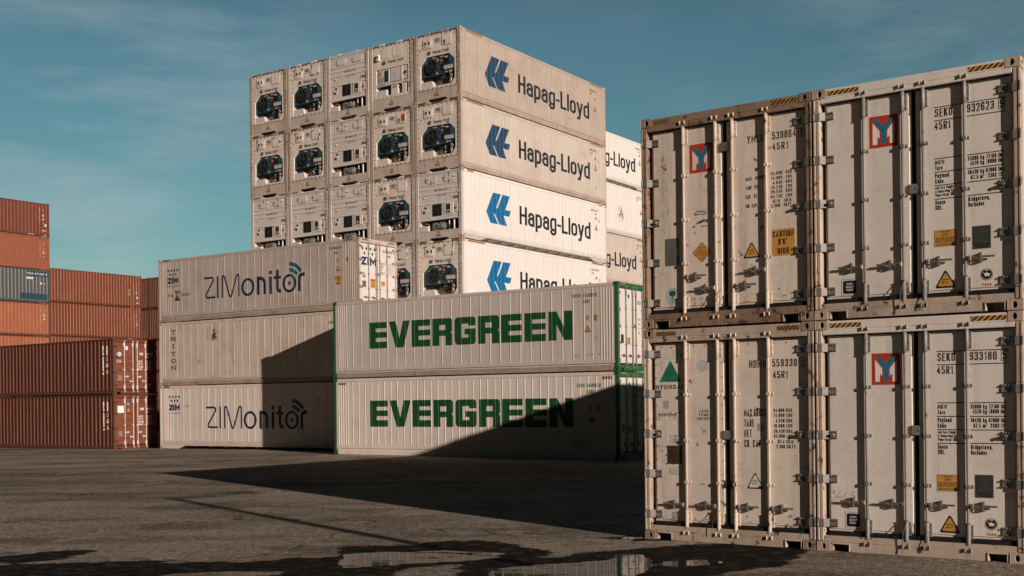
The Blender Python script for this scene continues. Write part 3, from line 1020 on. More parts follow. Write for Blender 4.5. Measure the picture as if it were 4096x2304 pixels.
    for k, s_ in enumerate(('EASY', 'CLEAN', 'PAINT')):
        D.text(s_, x + .101, z + .128 - .037 * k, .025, None, .0052, 1, .62, .18, 'c')
    D.build(dl, 'paint_label', fm, [M['navyblack'], M['whitefilm'], M['woodrust']])
    D = Marks(); D.rect(2.215, 2.335, .755 - .02 * dz, .83 - .02 * dz, 0, 0); D.lines(2.22, 2.33, .76 - .02 * dz, .825 - .02 * dz, 7, 1, .3, 12)
    D.build(dr, 'small_notice', fm, [M['paper'], M['greyprint']])
    if scrawl:
        D = Marks()
        z = .655
        D.stroke([(.185, z + .085), (.205, z + .10), (.21, z + .09), (.19, z + .065), (.22, z + .066)], .005)
        D.stroke([(.175, z - .03), (.29, z + .10)], .005)
        D.stroke([(.245, z + .0), (.243, z + .035)], .005); D.stroke(circle(.285, z + .02, .018, .018, 10) + [(.303, z + .02)], .005)
        D.stroke([(.375, z + .09), (.34, z + .07), (.33, z + .035), (.345, z + .01), (.385, z + .015)], .005)
        D.stroke([(.475, z + .095), (.43, z + .085), (.425, z + .06), (.47, z + .04), (.455, z + .01), (.41, z + .01)], .005)
        D.build(dl, 'chalk_scrawl', fm, [M['scrawl']])
    # seal cables hanging from the sleeves
    b = MB()
    b.path([(1.115, .0, .42), (1.10, -.02, .36), (1.075, -.028, .29), (1.068, -.026, .20), (1.060, -.022, .12), (1.062, -.02, .085)], .0045, 6)
    b.path([(1.062, -.02, .085), (1.052, -.022, .06), (1.060, -.022, .035), (1.070, -.022, .06), (1.062, -.02, .085)], .0038, 6)
    part(dl, 'seal_cable', b.mesh('seal_cable'), M['greyplate'])
    b = MB()
    if True:
        b.path([(1.322, -.005, .42), (1.345, -.028, .36), (1.375, -.026, .28), (1.360, -.026, .20), (1.335, -.03, .12), (1.345, -.03, .07)], .0038, 6)
    part(dl, 'seal_cable', b.mesh('seal_cable'), M['greyplate'])
    return t

seku(1, 1, '9326239', 0, 'clean cream container with square red emblem, upper of the near pair with galvanised rods', False)
seku(1, 0, '9331805', 1, 'cream container with square red emblem and faint chalk scrawl, resting on wet asphalt', True)

# YMLU ---------------------------------------------------------------
def ymlu():
    mats = dict(door=M['cream'], header=M['rustframe'], sill=M['rustframe'], post=M['rustframe'], casting=M['casting'], side=M['tan'],
                rail=M['rail'], toprail=M['tan'], hinge=M['steeldull'], bolt=M['steeldull'], rod=M['rodcream'], handle=M['steeldull'])
    t = thing('refrigerated_container', 'weathered cream container with brown rusty frame, red square emblem and yellow height label', 'reefer container',
              pos((AX, AY), AA, 0, 0, HP), AA, 'containers of the near stack')
    shell(t, HC, ('faint', 'faint'), mats, .085, .16)
    dl, dr = door_end(t, HC, mats, 'plain', H_YML, latch=2.37)
    header_stripes(t, HC, [M['yellowdirty'], M['ink']], (.20, .43), (1.90, 2.25))
    fm = front_map(DY)
    D = Marks()
    x0, x1, z0, z1 = .711, 1.057, 2.074, 2.461
    w = x1 - x0; h = z1 - z0
    P = lambda a, b_: (x0 + a * w, z0 + b_ * h)
    D.rect(x0, x1, z0, z1, 0, 0)
    D.poly([P(.12, .10), P(.12, .80), P(.36, .52), P(.36, .28), P(.285, .36), P(.285, .10)], 1, 2)
    D.poly([P(.87, .10), P(.87, .80), P(.63, .52), P(.63, .28), P(.715, .36), P(.715, .10)], 1, 2)
    D.poly([P(.13, .89), P(.31, .89), P(.49, .66), P(.68, .89), P(.85, .89), P(.585, .50), P(.585, .11), P(.415, .11), P(.415, .50)], 2, 3)
    D.build(dl, 'logo', fm, [M['redfilm'], M['paper'], M['cyanfilm']])
    T = Marks()
    T.text('YMLU', 1.545, 2.366, .096, .235, .0132)
    T.text('539864', 1.894, 2.367, .100, .318, .0135)
    T.text('7', 2.262, 2.367, .094, .038, .0135)
    T.stroke([(2.247, 2.355), (2.305, 2.355), (2.305, 2.470), (2.247, 2.470)], .005, 0, True)
    T.text('45R1', 1.893, 2.230, .092, .216, .0135, 0, .46, .26)
    for s_, z, w_ in (('MAX.  GROSS', 1.877, .264), ('TARE  WT.', 1.760, .18), ('CAP.  WT.', 1.640, .168), ('CU. CAP.', 1.521, .165)):
        T.text(s_, 1.520, z, .048, w_, .008)
    for s_, u, z, x, w_ in (('34.000', 'KGS', 1.909, 1.868, .154), ('74.960', 'LBS', 1.848, 1.868, .154), ('4.630', 'KGS', 1.787, 1.895, .127), ('10.210', 'LBS', 1.728, 1.868, .154),
                            ('29.370', 'KGS', 1.670, 1.867, .154), ('64.750', 'LBS', 1.609, 1.867, .154), ('67.6', 'CU.M.', 1.547, 1.895, .092), ('2.388', 'CU.FT.', 1.490, 1.866, .127)):
        T.text(s_, x, z, .043, w_, .0072)
        T.text(u, 2.153, z, .043, .08 if len(u) == 3 else .10 + .01 * (len(u) - 5), .0072, align='r')
    T.build(dr, 'lettering', fm, [M['ink']], gap=.10)
    D = Marks(); D.rect(1.874, 2.180, .856, 1.204, 0, 0)
    D.text('CAUTION', 2.027, 1.100, .080, .285, .014, 1, align='c'); D.text("9'6\"", 2.020, 1.000, .078, .118, .014, 1, align='c'); D.text('HIGH', 2.024, .880, .080, .150, .014, 1, align='c')
    D.build(dr, 'height_label', fm, [M['yellow'], M['ink']])
    D = Marks(); D.tri(1.592, .859, .245, .226, 0, 1, .11, 0, ('SUPER', 'HEAVY'), 1)
    D.build(dr, 'warning_triangle', fm, [M['yellow'], M['ink']])
    D = Marks()
    D.conv([(.879, 1.137), (1.020, .997), (.879, .859), (.737, .995)], 1, 0); D.conv([(.879, 1.129), (1.012, .997), (.879, .867), (.745, .995)], 0, 1)
    D.text('AIRTIGHT REEFER', .879, 1.058, .011, .09, .0025, 1, align='c')
    D.lines(.81, .95, .985, 1.045, 4, 1, .4, 21); D.lines(.775, .985, .945, .985, 3, 1, .4, 22); D.lines(.83, .93, .89, .94, 4, 1, .4, 23)
    D.rect(.865, .985, 1.335, 1.357, 0, 0)
    D.build(dl, 'caution_label', fm, [M['yellow'], M['woodrust']])
    D = Marks(); D.rect(.325, .541, .848, 1.221, 0, 0); D.rect(.498, .532, .985, 1.06, 1, 2)
    D.lines(.503, .527, .99, 1.055, 4, 2, .5, 31)
    for z in (1.12, .97):
        D.poly(circle(.433, z, .008, None, 8), 2, 3)
    D.build(dl, 'metal_plate', fm, [M['greyplate'], M['yellow'], M['steel']])
    D = Marks()                                       # paler tree roundel
    D.poly(circle(.432, .432, .098, .118, 24), 0, 0)
    D.holed(circle(.432, .432, .092, .112, 24), [circle(.432, .432, .089, .109, 24)], 2, 1)
    rr = random.Random(4)
    for k in range(11):
        a = 2 * PI * k / 11
        D.poly(circle(.432 + .034 * math.cos(a), .470 + .024 * math.sin(a), .020, None, 8), 1, 2 + k * .3)
    D.poly(circle(.432, .470, .036, .028, 10), 1, 6)
    D.conv([(.424, .400), (.440, .400), (.437, .455), (.427, .455)], 1, 6.5)
    D.lines(.39, .474, .382, .392, 1, 2, .7, 3); D.text('CIMC', .432, .348, .018, .044, .0035, 2, align='c')
    D.build(dl, 'tree_roundel', fm, [M['palegrey'], M['greeninky'], M['navyink2']])
    D = Marks()
    rr = random.Random(5)
    for k in range(26):                                # torn remains of stickers
        x = rr.uniform(.765, .935); z = rr.uniform(1.492, 1.548)
        D.rect(x, x + rr.uniform(.01, .04), z, z + rr.uniform(.004, .02), 0, k * .2)
    D.rect(1.86, 1.98, .55, .68, 1, 0); D.text('ATO', 1.92, .635, .026, .06, .004, 2, align='c', lay0=2); D.text('Certified', 1.92, .590, .026, .105, .004, 2, align='c', lay0=2)
    D.rect(1.97, 2.085, .31, .375, 1, 0); D.text('CIMC', 2.028, .328, .028, .08, .005, 3, align='c', lay0=2)
    D.rect(1.46, 1.56, .290, .305, 4, 0)
    D.text('2-21-10', .72, 1.795, .045, .24, .004, 2, slant=.1)
    D.text('DM AV', .715, .345, .055, .17, .0045, 3, slant=.15); D.text('29  29', .73, .285, .045, .16, .0045, 3, slant=.15); D.text('3   3', .745, .200, .045, .15, .0045, 3, slant=.1)
    D.text('14', 2.215, 1.385, .045, .05, .0045, 3, slant=.2); D.text('7', 2.235, 1.31, .045, .03, .0045, 3, slant=.2)
    D.text('Repo', .385, .275, .035, .11, .0045, 3, slant=.2)
    D.build(dl, 'sticker_remains', fm, [M['greyprint'], M['paper'], M['palefilm'], M['scrawl'], M['yellow']])
    b = MB()
    b.path([(1.118, -.003, .46), (1.135, -.02, .40), (1.125, -.03, .34), (1.145, -.03, .26), (1.14, -.028, .19)], .0035, 6)
    b.path([(1.145, -.03, .26), (1.18, -.035, .33), (1.25, -.03, .40), (1.30, -.025, .47), (1.33, -.01, .53)], .003, 6)
    part(dl, 'seal_cable', b.mesh('seal_cable'), M['cabledark'])
    b = MB()                                            # a seal fitting left on the door
    b.tube((.925, DY, 1.425), (.925, DY - .03, 1.425), .017, 10); b.tube((.925, DY - .02, 1.425), (.925, DY - .045, 1.425), .009, 8)
    part(dl, 'drain_fitting', b.mesh('drain_fitting'), M['steeldull'])
ymlu()

# HDMU ----------------------------------------------------------------
def hdmu():
    mats = dict(door=M['cream'], header=M['creamframe'], sill=M['creamframe'], post=M['creamframe'], casting=M['casting'], side=M['tan'],
                rail=M['rail'], toprail=M['tan'], hinge=M['steel'], bolt=M['steeldull'], rod=M['rodcream'], handle=M['steeldull'])
    t = thing('refrigerated_container', 'weathered cream container with green triangle emblem and dark corroded plate', 'reefer container',
              pos((AX, AY), AA, 0, 0, 0), AA, 'containers of the near stack')
    shell(t, HC, ('faint', 'faint'), mats, .085, .16)
    dl, dr = door_end(t, HC, mats, 'bolts', H_ALL, (.80, 1.37, 1.985), latch=1.446)
    header_stripes(t, HC, [M['yellowdirty'], M['ink']], (.20, .50), (1.95, 2.25))
    fm = front_map(DY)
    D = Marks()
    D.rect(.155, .575, 2.05, 2.475, 4, 0)
    D.conv([(.388, 2.463), (.212, 2.168), (.557, 2.166)], 0, 2)
    D.conv([(.347, 2.464), (.366, 2.455), (.205, 2.168), (.176, 2.168)], 1, 2)
    D.text('HYUNDAI', .160, 2.069, .060, .413, .0155, 2, .62, .2)
    D.rect(.168, .575, 1.64, 1.775, 5, 1)
    D.text('HMM', .197, 1.690, .051, .262, .0135, 2, .9, .2, 'l', .28)
    D.stroke([(.470, 1.738), (.50, 1.742, .02), (.52, 1.757, .02), (.556, 1.757)], .010, 3)
    D.build(dl, 'logo', fm, [M['tealtri'], M['paper'], M['navyink2'], M['navyink'], M['cream'], M['palefilm']])
    D = Marks()
    oc = [(.863 + .085 * math.cos(a) * (1 if k % 2 else .93), 2.374 + .085 * math.sin(a) * (1 if k % 2 else .93)) for k, a in enumerate([2 * PI * i / 16 for i in range(16)])]
    D.poly(oc, 0, 0); D.text('HJT', .863, 2.345, .05, .10, .009, 1, align='c', lay0=2)
    D.poly(rrect(.275, .355, 1.80, 1.91, .015), 2, 0); D.rect(.855, .915, 1.475, 1.52, 2, 0); D.rect(1.645, 1.74, 1.50, 1.60, 2, 0)
    D.poly(rrect(.385, .48, .27, .385, .01), 2, 0)
    for x in (1.135, 1.2615):
        for k in range(9):
            z = .735 + .0118 * k
            if x < 1.2:
                D.rect(1.137 - (.004 if k % 3 else .01), 1.192, z, z + .0105, 3, k * .1)
            else:
                D.rect(1.252, 1.292 + .012 * (k > 4), z, z + .0105, 3, k * .1)
    D.build(dl, 'sticker_remains', fm, [M['palegrey'], M['palefilm'], M['tan'], M['navyfilm']])
    D = Marks(); D.rect(.774, .986, 1.636, 1.793, 0, 0)
    for k, (s_, w_) in enumerate((('CAUTION', .15), ("9'6\"HIGH", .14), ('CONTAINER', .196))):
        D.text(s_, .880, 1.744 - .050 * k, .040, w_, .0062, 1, align='c')
    D.build(dl, 'height_label', fm, [M['paper'], M['ink']])
    D = Marks(); D.poly(rrect(.377, .526, 1.338, 1.435, .006), 1, 0); D.poly(rrect(.382, .521, 1.343, 1.430, .005), 0, 1)
    for k, (s_, w_) in enumerate((('ACEP', .08), ('ROK', .05), ('BS-0001', .10), ('HMM', .055))):
        D.text(s_, .4515, 1.409 - .0215 * k, .0155, w_, .003, 1, .6, .2, 'c', 0, 1)
    D.rect(.355, .557, .898, .992, 1, 0); D.rect(.359, .553, .902, .988, 0, 1)
    D.lines(.367, .545, .908, .972, 6, 2, .4, 41)
    D.build(dl, 'approval_label', fm, [M['paper'], M['ink'], M['greyprint']])
    b = MB()
    b.cbox(.335, .551, DY - .006, DY, 1.042, 1.295, .004)
    for x in (.345, .443, .541):
        for z in (1.052, 1.285):
            b.tube((x, DY - .006, z), (x, DY - .014, z), .009, 7)
    for z in (1.17,):
        for x in (.345, .541):
            b.tube((x, DY - .006, z), (x, DY - .014, z), .009, 7)
    part(dl, 'data_plate', b.mesh('data_plate'), M['brownplate'], 'dark corroded data plate')
    T = Marks()
    T.text('HDMU', 1.543, 2.328, .099, .232, .0142)
    T.text('559330', 1.861, 2.334, .098, .332, .0142, 0, .46, .22)
    T.text('1', 2.254, 2.334, .092, .028, .0142)
    T.stroke([(2.237, 2.325), (2.303, 2.325), (2.303, 2.440), (2.237, 2.440)], .005, 0, True)
    T.text('45R1', 1.866, 2.184, .094, .205, .0142)
    for s_, z, w_ in (('MAX.GROSS', 1.692, .306), ('TARE', 1.556, .139), ('NET', 1.421, .104), ('CU. CAP.', 1.286, .245)):
        T.text(s_, 1.463, z, .098, w_, .0108)
    for s_, z, x, x1 in (('34.000 KGS', 1.748, 1.870, 2.122), ('74.960 LBS', 1.684, 1.870, 2.124), ('4.570 KGS', 1.613, 1.898, 2.124), ('10.080 LBS', 1.547, 1.872, 2.124), ('29.430 KGS', 1.478, 1.872, 2.124),
                         ('64.880 LBS', 1.414, 1.872, 2.124), ('67.4 CU.M.', 1.342, 1.928, 2.148), ('2.380 CU.FT.', 1.278, 1.905, 2.178)):
        T.text(s_, x, z, .046, x1 - x, .0078)
    T.build(dr, 'lettering', fm, [M['ink']], gap=.10)
    D = Marks(); D.tri(1.608, .742, .240, .226, 0, 1, .10, 0, ('SUPER', 'HEAVY'), 1)
    D.build(dr, 'warning_triangle', fm, [M['paper'], M['ink']])
    D = Marks(); D.rect(2.095, 2.21, .265, .302, 0, 0); D.text('SINGAMAS', 2.152, .274, .020, .10, .0035, 1, align='c', lay0=1)
    D.text('3-2', .178, 1.27, .04, .09, .0045, 2, slant=.1); D.text('9/c', .21, 1.20, .035, .06, .0045, 2, slant=.2)
    D.build(dr, 'maker_mark', fm, [M['cream2'], M['woodrust'], M['scrawl']])
    b = MB()
    b.path([(1.09, .002, .45), (1.095, -.015, .40), (1.05, -.03, .33), (1.03, -.03, .25), (1.022, -.03, .16), (1.02, -.028, .11)], .004, 6)
    part(dl, 'seal_cable', b.mesh('seal_cable'), M['cabledark'])
    b = MB()
    b.path([(1.30, -.002, .835), (1.36, -.012, .835), (1.42, -.02, .815), (1.455, -.02, .78), (1.462, -.015, .745)], .004, 6)
    b.path([(1.05, -.006, .828), (1.0, -.012, .832)], .004, 6)
    part(dr, 'seal_wire', b.mesh('seal_wire'), M['woodrust'])
hdmu()

# the row behind the near stack, known from the shadow it throws on the green framed pair
for col in (0, 1):
    for lev in (0, 1):
        mats = dict(side=M['white'], rail=M['rail'], toprail=M['white'], post=M['creamframe'], casting=M['castingw'])
        t = thing('refrigerated_container', 'white reefer container hidden behind the near stack of cream containers', 'reefer container', pos((AX, AY), AA, col * (WD + .02), L + .05, lev * HP), AA, 'containers behind the near stack')
        shell(t, HC, ('faint', 'faint'), mats, .085, .16)
        part(t, 'end_panel', cached('plain_end', lambda: (lambda b: (b.box(.1, WD - .1, .02, .08, .1, HC - .1), b.mesh('end_panel'))[1])(MB())), M['white'])

# ------------------------------------------------------------------ machinery end (tall stack)
def m_frame(t, kind, mats):
    """sill, header with two lifting blocks, hazard tape"""
    def sill():
        b = MB()
        zt = .50 if kind == 'c' else (.40 if kind == 's' else .53)
        w = .43
        b.prism([(.165, .006), (1.22 - w - .12, .006), (1.22 - w, .105), (1.22 + w, .105), (1.22 + w + .12, .006), (WD - .165, .006), (WD - .165, zt), (.165, zt)], 'y', .010, .10)
        b.box(.165, WD - .165, .004, .05, zt - .03, zt)
        return b.mesh('end_sill', 1, .004)
    part(t, 'end_sill', cached(('msill', kind), sill), mats['sill'])
    def hdr():
        b = MB()
        b.box(.165, WD - .165, .006, .12, HC - .085, HC - .035)
        for x in (.72, 1.70):
            b.box(x - .11, x + .11, .0, .14, HC - .035, HC + .004)
            b.box(x - .13, x + .13, .02, .16, HC - .05, HC - .035)
        return b.mesh('end_header', 1, .004)
    part(t, 'end_header', cached('mhdr', hdr), mats['toprail'])
    if kind != 's':
        for a, c in ((.20, .55), (.90, 1.45), (1.88, 2.25)):
            D = Marks()
            D.stripes(a, c, HC - .082, HC - .042, 5, 0, 1, 1.2)
            D.build(t, 'hazard_stripe', front_map(.006), [M['yellowdirty'], M['ink']])

OPEN_C = [(.34, .62), (1.95, .62), (2.12, .86), (2.12, 1.62), (1.84, 1.885), (.66, 1.885), (.34, 1.58)]
OPEN_D = [(.37, .66), (2.12, .66), (2.12, 1.82), (.37, 1.82)]
def panel_holed(op, depth):
    b = MB()
    y = .030
    b.plate([(.185, .525), (2.262, .525), (2.262, 2.795), (.185, 2.795)], [op], lambda u, v: (u, y, v))
    b.wall([(.185, .525), (2.262, .525), (2.262, 2.795), (.185, 2.795)], lambda u, v: (u, y, v), lambda u, v: (u, .08, v))
    b.wall(op, lambda u, v: (u, y, v), lambda u, v: (u, depth, v))
    b.add([(.20, depth, .55), (2.25, depth, .55), (2.25, depth, 1.95), (.20, depth, 1.95)], [(0, 1, 2, 3)])
    for k in range(9):                                     # clamp bolts round the rim
        x = .28 + k * (1.90 / 8)
        for z in (.555, 2.77):
            b.box(x - .018, x + .018, y - .018, y, z - .016, z + .016, 1)
    for k in range(11):
        z = .66 + k * (2.02 / 10)
        for x in (.205, 2.243):
            b.box(x - .016, x + .016, y - .018, y, z - .018, z + .018, 1)
    return b.mesh('end_panel', 2)

def hatch(x0, x1, z0, z1, r=.07, y=.030, th=.022):
    b = MB()
    b.prism(rrect(x0, x1, z0, z1, r), 'y', y - th * .55, y + .002)
    b.prism(rrect(x0 + .02, x1 - .02, z0 + .02, z1 - .02, r * .8), 'y', y - th, y - th * .55 + .001)
    for k in range(3):
        for x in (x0 - .012, x1 + .012):
            z = z0 + (z1 - z0) * (.2 + .3 * k)
            b.box(x - .012, x + .012, y - .014, y, z - .010, z + .010, 1)
        for z in (z0 - .012, z1 + .012):
            x = x0 + (x1 - x0) * (.2 + .3 * k)
            b.box(x - .010, x + .010, y - .014, y, z - .012, z + .012, 1)
    return b.mesh('access_hatch', 2, .004)

EMB = [(1.77, 1.30), (2.28, 2.165), (2.89, 2.165), (2.52, 1.525), (2.61, 1.525), (3.0, 2.165), (3.58, 2.165), (3.21, 1.535), (3.636, 1.535),
       (3.523, 1.27), (3.08, 1.27), (3.335, .845), (2.747, .845), (2.40, 1.275), (2.32, 1.275), (2.655, .845), (2.075, .845)]
def emblem(D, x0, z0, w, h, m, lay=0):
    D.poly([(x0 + (p[0] - 1.77) / 1.866 * w, z0 + (p[1] - .845) / 1.32 * h) for p in EMB], m, lay)

def fan_mesh(cx, cz, r, y):
    b = MB()
    b.prism(circle(cx, cz, r, None, 24), 'y', y + .05, y + .06, 1)
    ring = circle(cx, cz, r, None, 24)
    b.plate(circle(cx, cz, r + .015, None, 24), [ring], lambda u, v: (u, y - .012, v))
    b.wall(ring, lambda u, v: (u, y - .012, v), lambda u, v: (u, y + .055, v), 1)
    b.wall(circle(cx, cz, r + .015, None, 24), lambda u, v: (u, y - .012, v), lambda u, v: (u, y, v))
    for k in range(5):
        a = 2 * PI * k / 5 + .3
        p = [(cx + .05 * math.cos(a), cz + .05 * math.sin(a)), (cx + r * .95 * math.cos(a - .25), cz + r * .95 * math.sin(a - .25)), (cx + r * .95 * math.cos(a + .3), cz + r * .95 * math.sin(a + .3))]
        b.add([(p[0][0], y + .035, p[0][1]), (p[1][0], y + .045, p[1][1]), (p[2][0], y + .02, p[2][1])], [(0, 1, 2)], 2)
    b.prism(circle(cx, cz, .055, None, 12), 'y', y + .0, y + .045, 2)
    for rr in (.35, .6, .85):                              # wire guard
        b.path([(p[0], y - .014, p[1]) for p in circle(cx, cz, r * rr, None, 20, close=True)], .0035, 4, 2)
    for k in range(8):
        a = PI / 4 * k
        b.tube((cx, y - .014, cz), (cx + r * math.cos(a), y - .014, cz + r * math.sin(a)), .0035, 4, 2)
    return b.mesh('fan', 3)

def gear_mesh(x0, x1, z0, z1, seed, y=.12):
    """pipework, valves and a compressor body seen through the lower opening"""
    r = random.Random(seed)
    b = MB()
    for k in range(9):
        x = r.uniform(x0, x1); z = r.uniform(z0, z1)
        b.tube((x, y + r.uniform(0, .12), z), (x + r.uniform(-.12, .12), y + r.uniform(0, .14), z + r.uniform(.04, .22)), r.uniform(.012, .04), 8, r.choice((0, 0, 1)))
    for k in range(5):
        x = r.uniform(x0, x1); z = r.uniform(z0, z1)
        b.box(x - .03, x + .03, y, y + .08, z - .03, z + .04, r.choice((0, 1)))
    b.path([(x0 - .1, y, z1), (x0, y - .03, z1 - .08), ((x0 + x1) / 2, y - .03, z1 - .05), (x1, y, z1 - .14), (x1 + .05, y + .04, z0 + .05)], .014, 6, 0)
    return b.mesh('pipework', 2)

def cables_mesh(cx, cz, n, seed):
    r = random.Random(seed)
    b = MB()
    for k in range(n):
        rx = r.uniform(.12, .24); rz = r.uniform(.06, .13)
        a0 = r.uniform(-.4, .3); a1 = PI + r.uniform(-.3, .5)
        b.path([(cx + r.uniform(-.01, .01) + rx * math.cos(a0 + (a1 - a0) * i / 10), .09 + .02 * k + .02 * math.sin(i), cz + rz * math.sin(a0 + (a1 - a0) * i / 10)) for i in range(11)], .009, 6)
    return b.mesh('power_cable')

def label_bits(D, seed, spots, mi):
    r = random.Random(seed)
    for (x, z, w, h) in spots:
        D.rect(x, x + w, z, z + h, mi, 0)

def carrier(t, mats, no, cable, tape=0, extra=''):
    """white end panel over a navy condensing unit"""
    m_frame(t, 'c', mats)
    pan = part(t, 'end_panel', cached('panC', lambda: panel_holed(OPEN_C, .42)), [mats['end'], M['steeldull']])
    part(t, 'access_hatch', cached('hC1', lambda: hatch(.47, .975, 2.235, 2.685)), [mats['end'], M['steeldull']])
    part(t, 'access_hatch', cached('hC2', lambda: hatch(1.475, 1.985, 2.25, 2.69)), [mats['end'], M['steeldull']])
    def vent():
        b = MB(); b.prism(circle(.725, 2.46, .185, None, 24), 'y', -.002, .012)
        b.prism(circle(.725, 2.46, .165, None, 24), 'y', -.006, -.002)
        b.tube((.725, -.006, 2.46), (.725, -.016, 2.46), .03, 10)
        for a in (0., PI):
            v = [(.725 + rr * math.cos(a + s), -.009, 2.46 + rr * math.sin(a + s)) for rr, s in ((.045, -.5), (.14, -.62), (.15, 0), (.14, .62), (.045, .5))]
            b.add(v, [(0, 1, 2, 3, 4)], 1)
        return b.mesh('vent_disc', 2)
    o = part(t, 'vent_disc', cached('ventC', vent), [mats['end'], M['black']])
    u = None
    def unit():
        b = MB()
        b.prism([(.355, 1.06), (1.29, 1.075), (2.112, 1.10), (2.112, 1.60), (1.825, 1.865), (.675, 1.865), (.355, 1.565)], 'y', .085, .32)
        b.box(1.285, 1.30, .078, .09, 1.08, 1.86)
        for x, z, w in ((.93, 1.79, .19), (1.35, 1.79, .17)):          # lifting slots
            b.box(x, x + w, .070, .09, z, z + .045, 1)
        for k in range(10):
            b.box(.372, .384, .078, .09, 1.14 + k * .038, 1.165 + k * .038, 2)
        for k in range(4):
            b.box(1.345 + (k % 2) * .075, 1.39 + (k % 2) * .075, .078, .09, 1.24 + .16 * (k // 2), 1.36 + .16 * (k // 2), 2)
        for x, z in ((.66, 1.12), (.66, 1.30), (.66, 1.66), (1.24, 1.12), (1.24, 1.72), (1.24, 1.43), (1.46, 1.53), (1.36, 1.53)):
            b.tube((x, .085, z), (x, .074, z), .012, 6, 1)
        return b.mesh('cooling_unit', 3)
    u = part(t, 'cooling_unit', cached('unitC', unit), [M['navy'], M['lightgrey'], M['black']])
    part(u, 'fan', cached('fanC', lambda: fan_mesh(.925, 1.44, .268, .022)), [M['navy'], M['black'], M['cavity']])
    def ctrl():
        b = MB(); b.cbox(1.535, 2.085, .045, .10, 1.215, 1.80, .012)
        b.box(1.60, 1.845, .034, .05, 1.47, 1.70, 1); b.box(1.62, 1.825, .030, .04, 1.52, 1.68, 1)
        for z in (1.30, 1.56):
            b.box(2.08, 2.105, .04, .07, z - .04, z + .04, 2)
        return b.mesh('control_box', 3)
    cb = part(u, 'control_box', cached('ctrlC', ctrl), [M['navylite'], M['black'], M['chrome']])
    def knob():
        b = MB(); b.tube((1.405, .085, 1.645), (1.405, .050, 1.645), .047, 12, r2=.040)
        return b.mesh('indicator_lamp')
    part(u, 'indicator_lamp', cached('knobC', knob), M['orange'])
    r = random.Random(no)
    def sheet():
        D = Marks()
        D.rect(1.545, 2.02, 1.255, 1.405, 0, 0); D.lines(1.60, 1.98, 1.27, 1.375, 6, 1, .4, 7); D.rect(1.555, 1.59, 1.275, 1.36, 2, 2); D.rect(1.555, 2.01, 1.385, 1.398, 2, 2)
        D.rect(1.62, 1.76, 1.735, 1.785, 0, 0); D.rect(1.89, 1.95, 1.56, 1.66, 3, 0)
        return D
    D = sheet(); D.build(cb, 'instruction_sheet', front_map(.045), [M['paper'], M['greyprint'], M['redfilm'], M['cyanfilm']])
    D = Marks()
    for (x, z, w, h) in ((1.13, 1.11, .085, .10), (1.62, 1.125, .09, .075), (1.80, 1.115, .16, .11) if no % 2 else (1.78, 1.14, .06, .05), (1.16, 1.66, .10, .09) if no % 3 == 0 else (1.70, 1.13, .03, .03)):
        D.rect(x, x + w, z, z + h, 0, 0); D.rect(x + .008, x + w - .008, z + h * .62, z + h * .9, 1, 2); D.rect(x + .02, x + w - .02, z + h * .2, z + h * .4, 2, 2)
    if no % 3 == 0:
        D.rect(.60, .70, 1.60, 1.67, 3, 0)
    D.build(u, 'small_label', front_map(.083), [M['paper'], M['redfilm'], M['greyprint'], M['palegrey']])
    def rec():
        b = MB(); b.tube((1.86, .13, .63), (1.86, .13, 1.03), .078, 14); b.tube((1.86, .13, 1.03), (1.86, .13, 1.075), .078, 14, 0, .04)
        b.box(1.86, 1.98, .04, .10, .90, 1.01, 1); b.box(1.885, 1.955, .034, .05, .92, .99, 2)
        return b.mesh('receiver_tank', 3, .004)
    part(t, 'receiver_tank', cached('recC', rec), [M['compressor'], M['chrome'], M['greyprint']])
    def tb():
        b = MB(); b.prism([(.35, .625), (.99, .625), (.92, .86), (.35, .86)], 'y', .05, .36)
        b.box(.55, .86, .044, .052, .618, .632, 1)
        return b.mesh('transformer_box', 2, .006)
    part(t, 'transformer_box', cached('tbC', tb), [M['white'], M['black']])
    part(t, 'pipework', cached(('gearC', no % 3), lambda: gear_mesh(1.42, 1.72, .64, .98, no % 3)), [M['cavity'], M['chrome']])
    def dk():  # black boxes and a hose filling the back of the lower bay
        b = MB(); b.box(1.30, 2.10, .28, .40, .75, 1.12); b.box(.40, 1.2, .20, .34, .92, 1.08)
        b.path([(.37, .09, 1.02), (.6, .07, .96), (.9, .08, 1.0), (1.2, .08, 1.04), (1.36, .09, .92), (1.45, .1, .75)], .022, 6)
        b.tube((1.02, .3, .98), (1.02, .2, .98), .07, 10)
        return b.mesh('bay_filler')
    part(t, 'bay_filler', cached('dkC', dk), M['black'])
    if cable:
        part(t, 'power_cable', cached(('cabC', cable), lambda: cables_mesh(.72, .85, 3 + 2 * cable, cable)), M['cable'] if cable > 1 else M['cabledark'])
    D = Marks()
    emblem(D, .66, 1.955, .235, .165, 0)
    D.build(pan, 'emblem', front_map(.030), [M['bluefade']])
    D = Marks()
    D.text('Hapag-Lloyd', .995, 1.985, .128, .83, .026, 1, .74, .12, ct=.72)
    D.build(pan, 'lettering', front_map(.030), [M['bluefade'], M['ink']])
    D = Marks()
    D.poly(circle(1.225, 2.535, .155, .075, 24), 0, 0)
    D.holed(circle(1.225, 2.535, .145, .068, 24), [circle(1.225, 2.535, .140, .063, 24)], 1, 1)
    D.text('Carrier', 1.118, 2.513, .052, .215, .0095, 1, .55, .16, 'l', .25)
    D.text('PRIMELINE', 1.085, 2.405, .040, .27, .0075, 2, .8, .15, 'l', .2); D.conv([(1.37, 2.40), (1.405, 2.41), (1.38, 2.455), (1.35, 2.44)], 2, 2)
    D.build(pan, 'maker_mark', front_map(.030), [M['bluefade'], M['whitefilm'], M['greeninky']])
    D = Marks()
    D.holed(circle(2.12, 2.665, .058, .072, 18), [circle(2.12, 2.665, .050, .063, 18)], 0, 0)
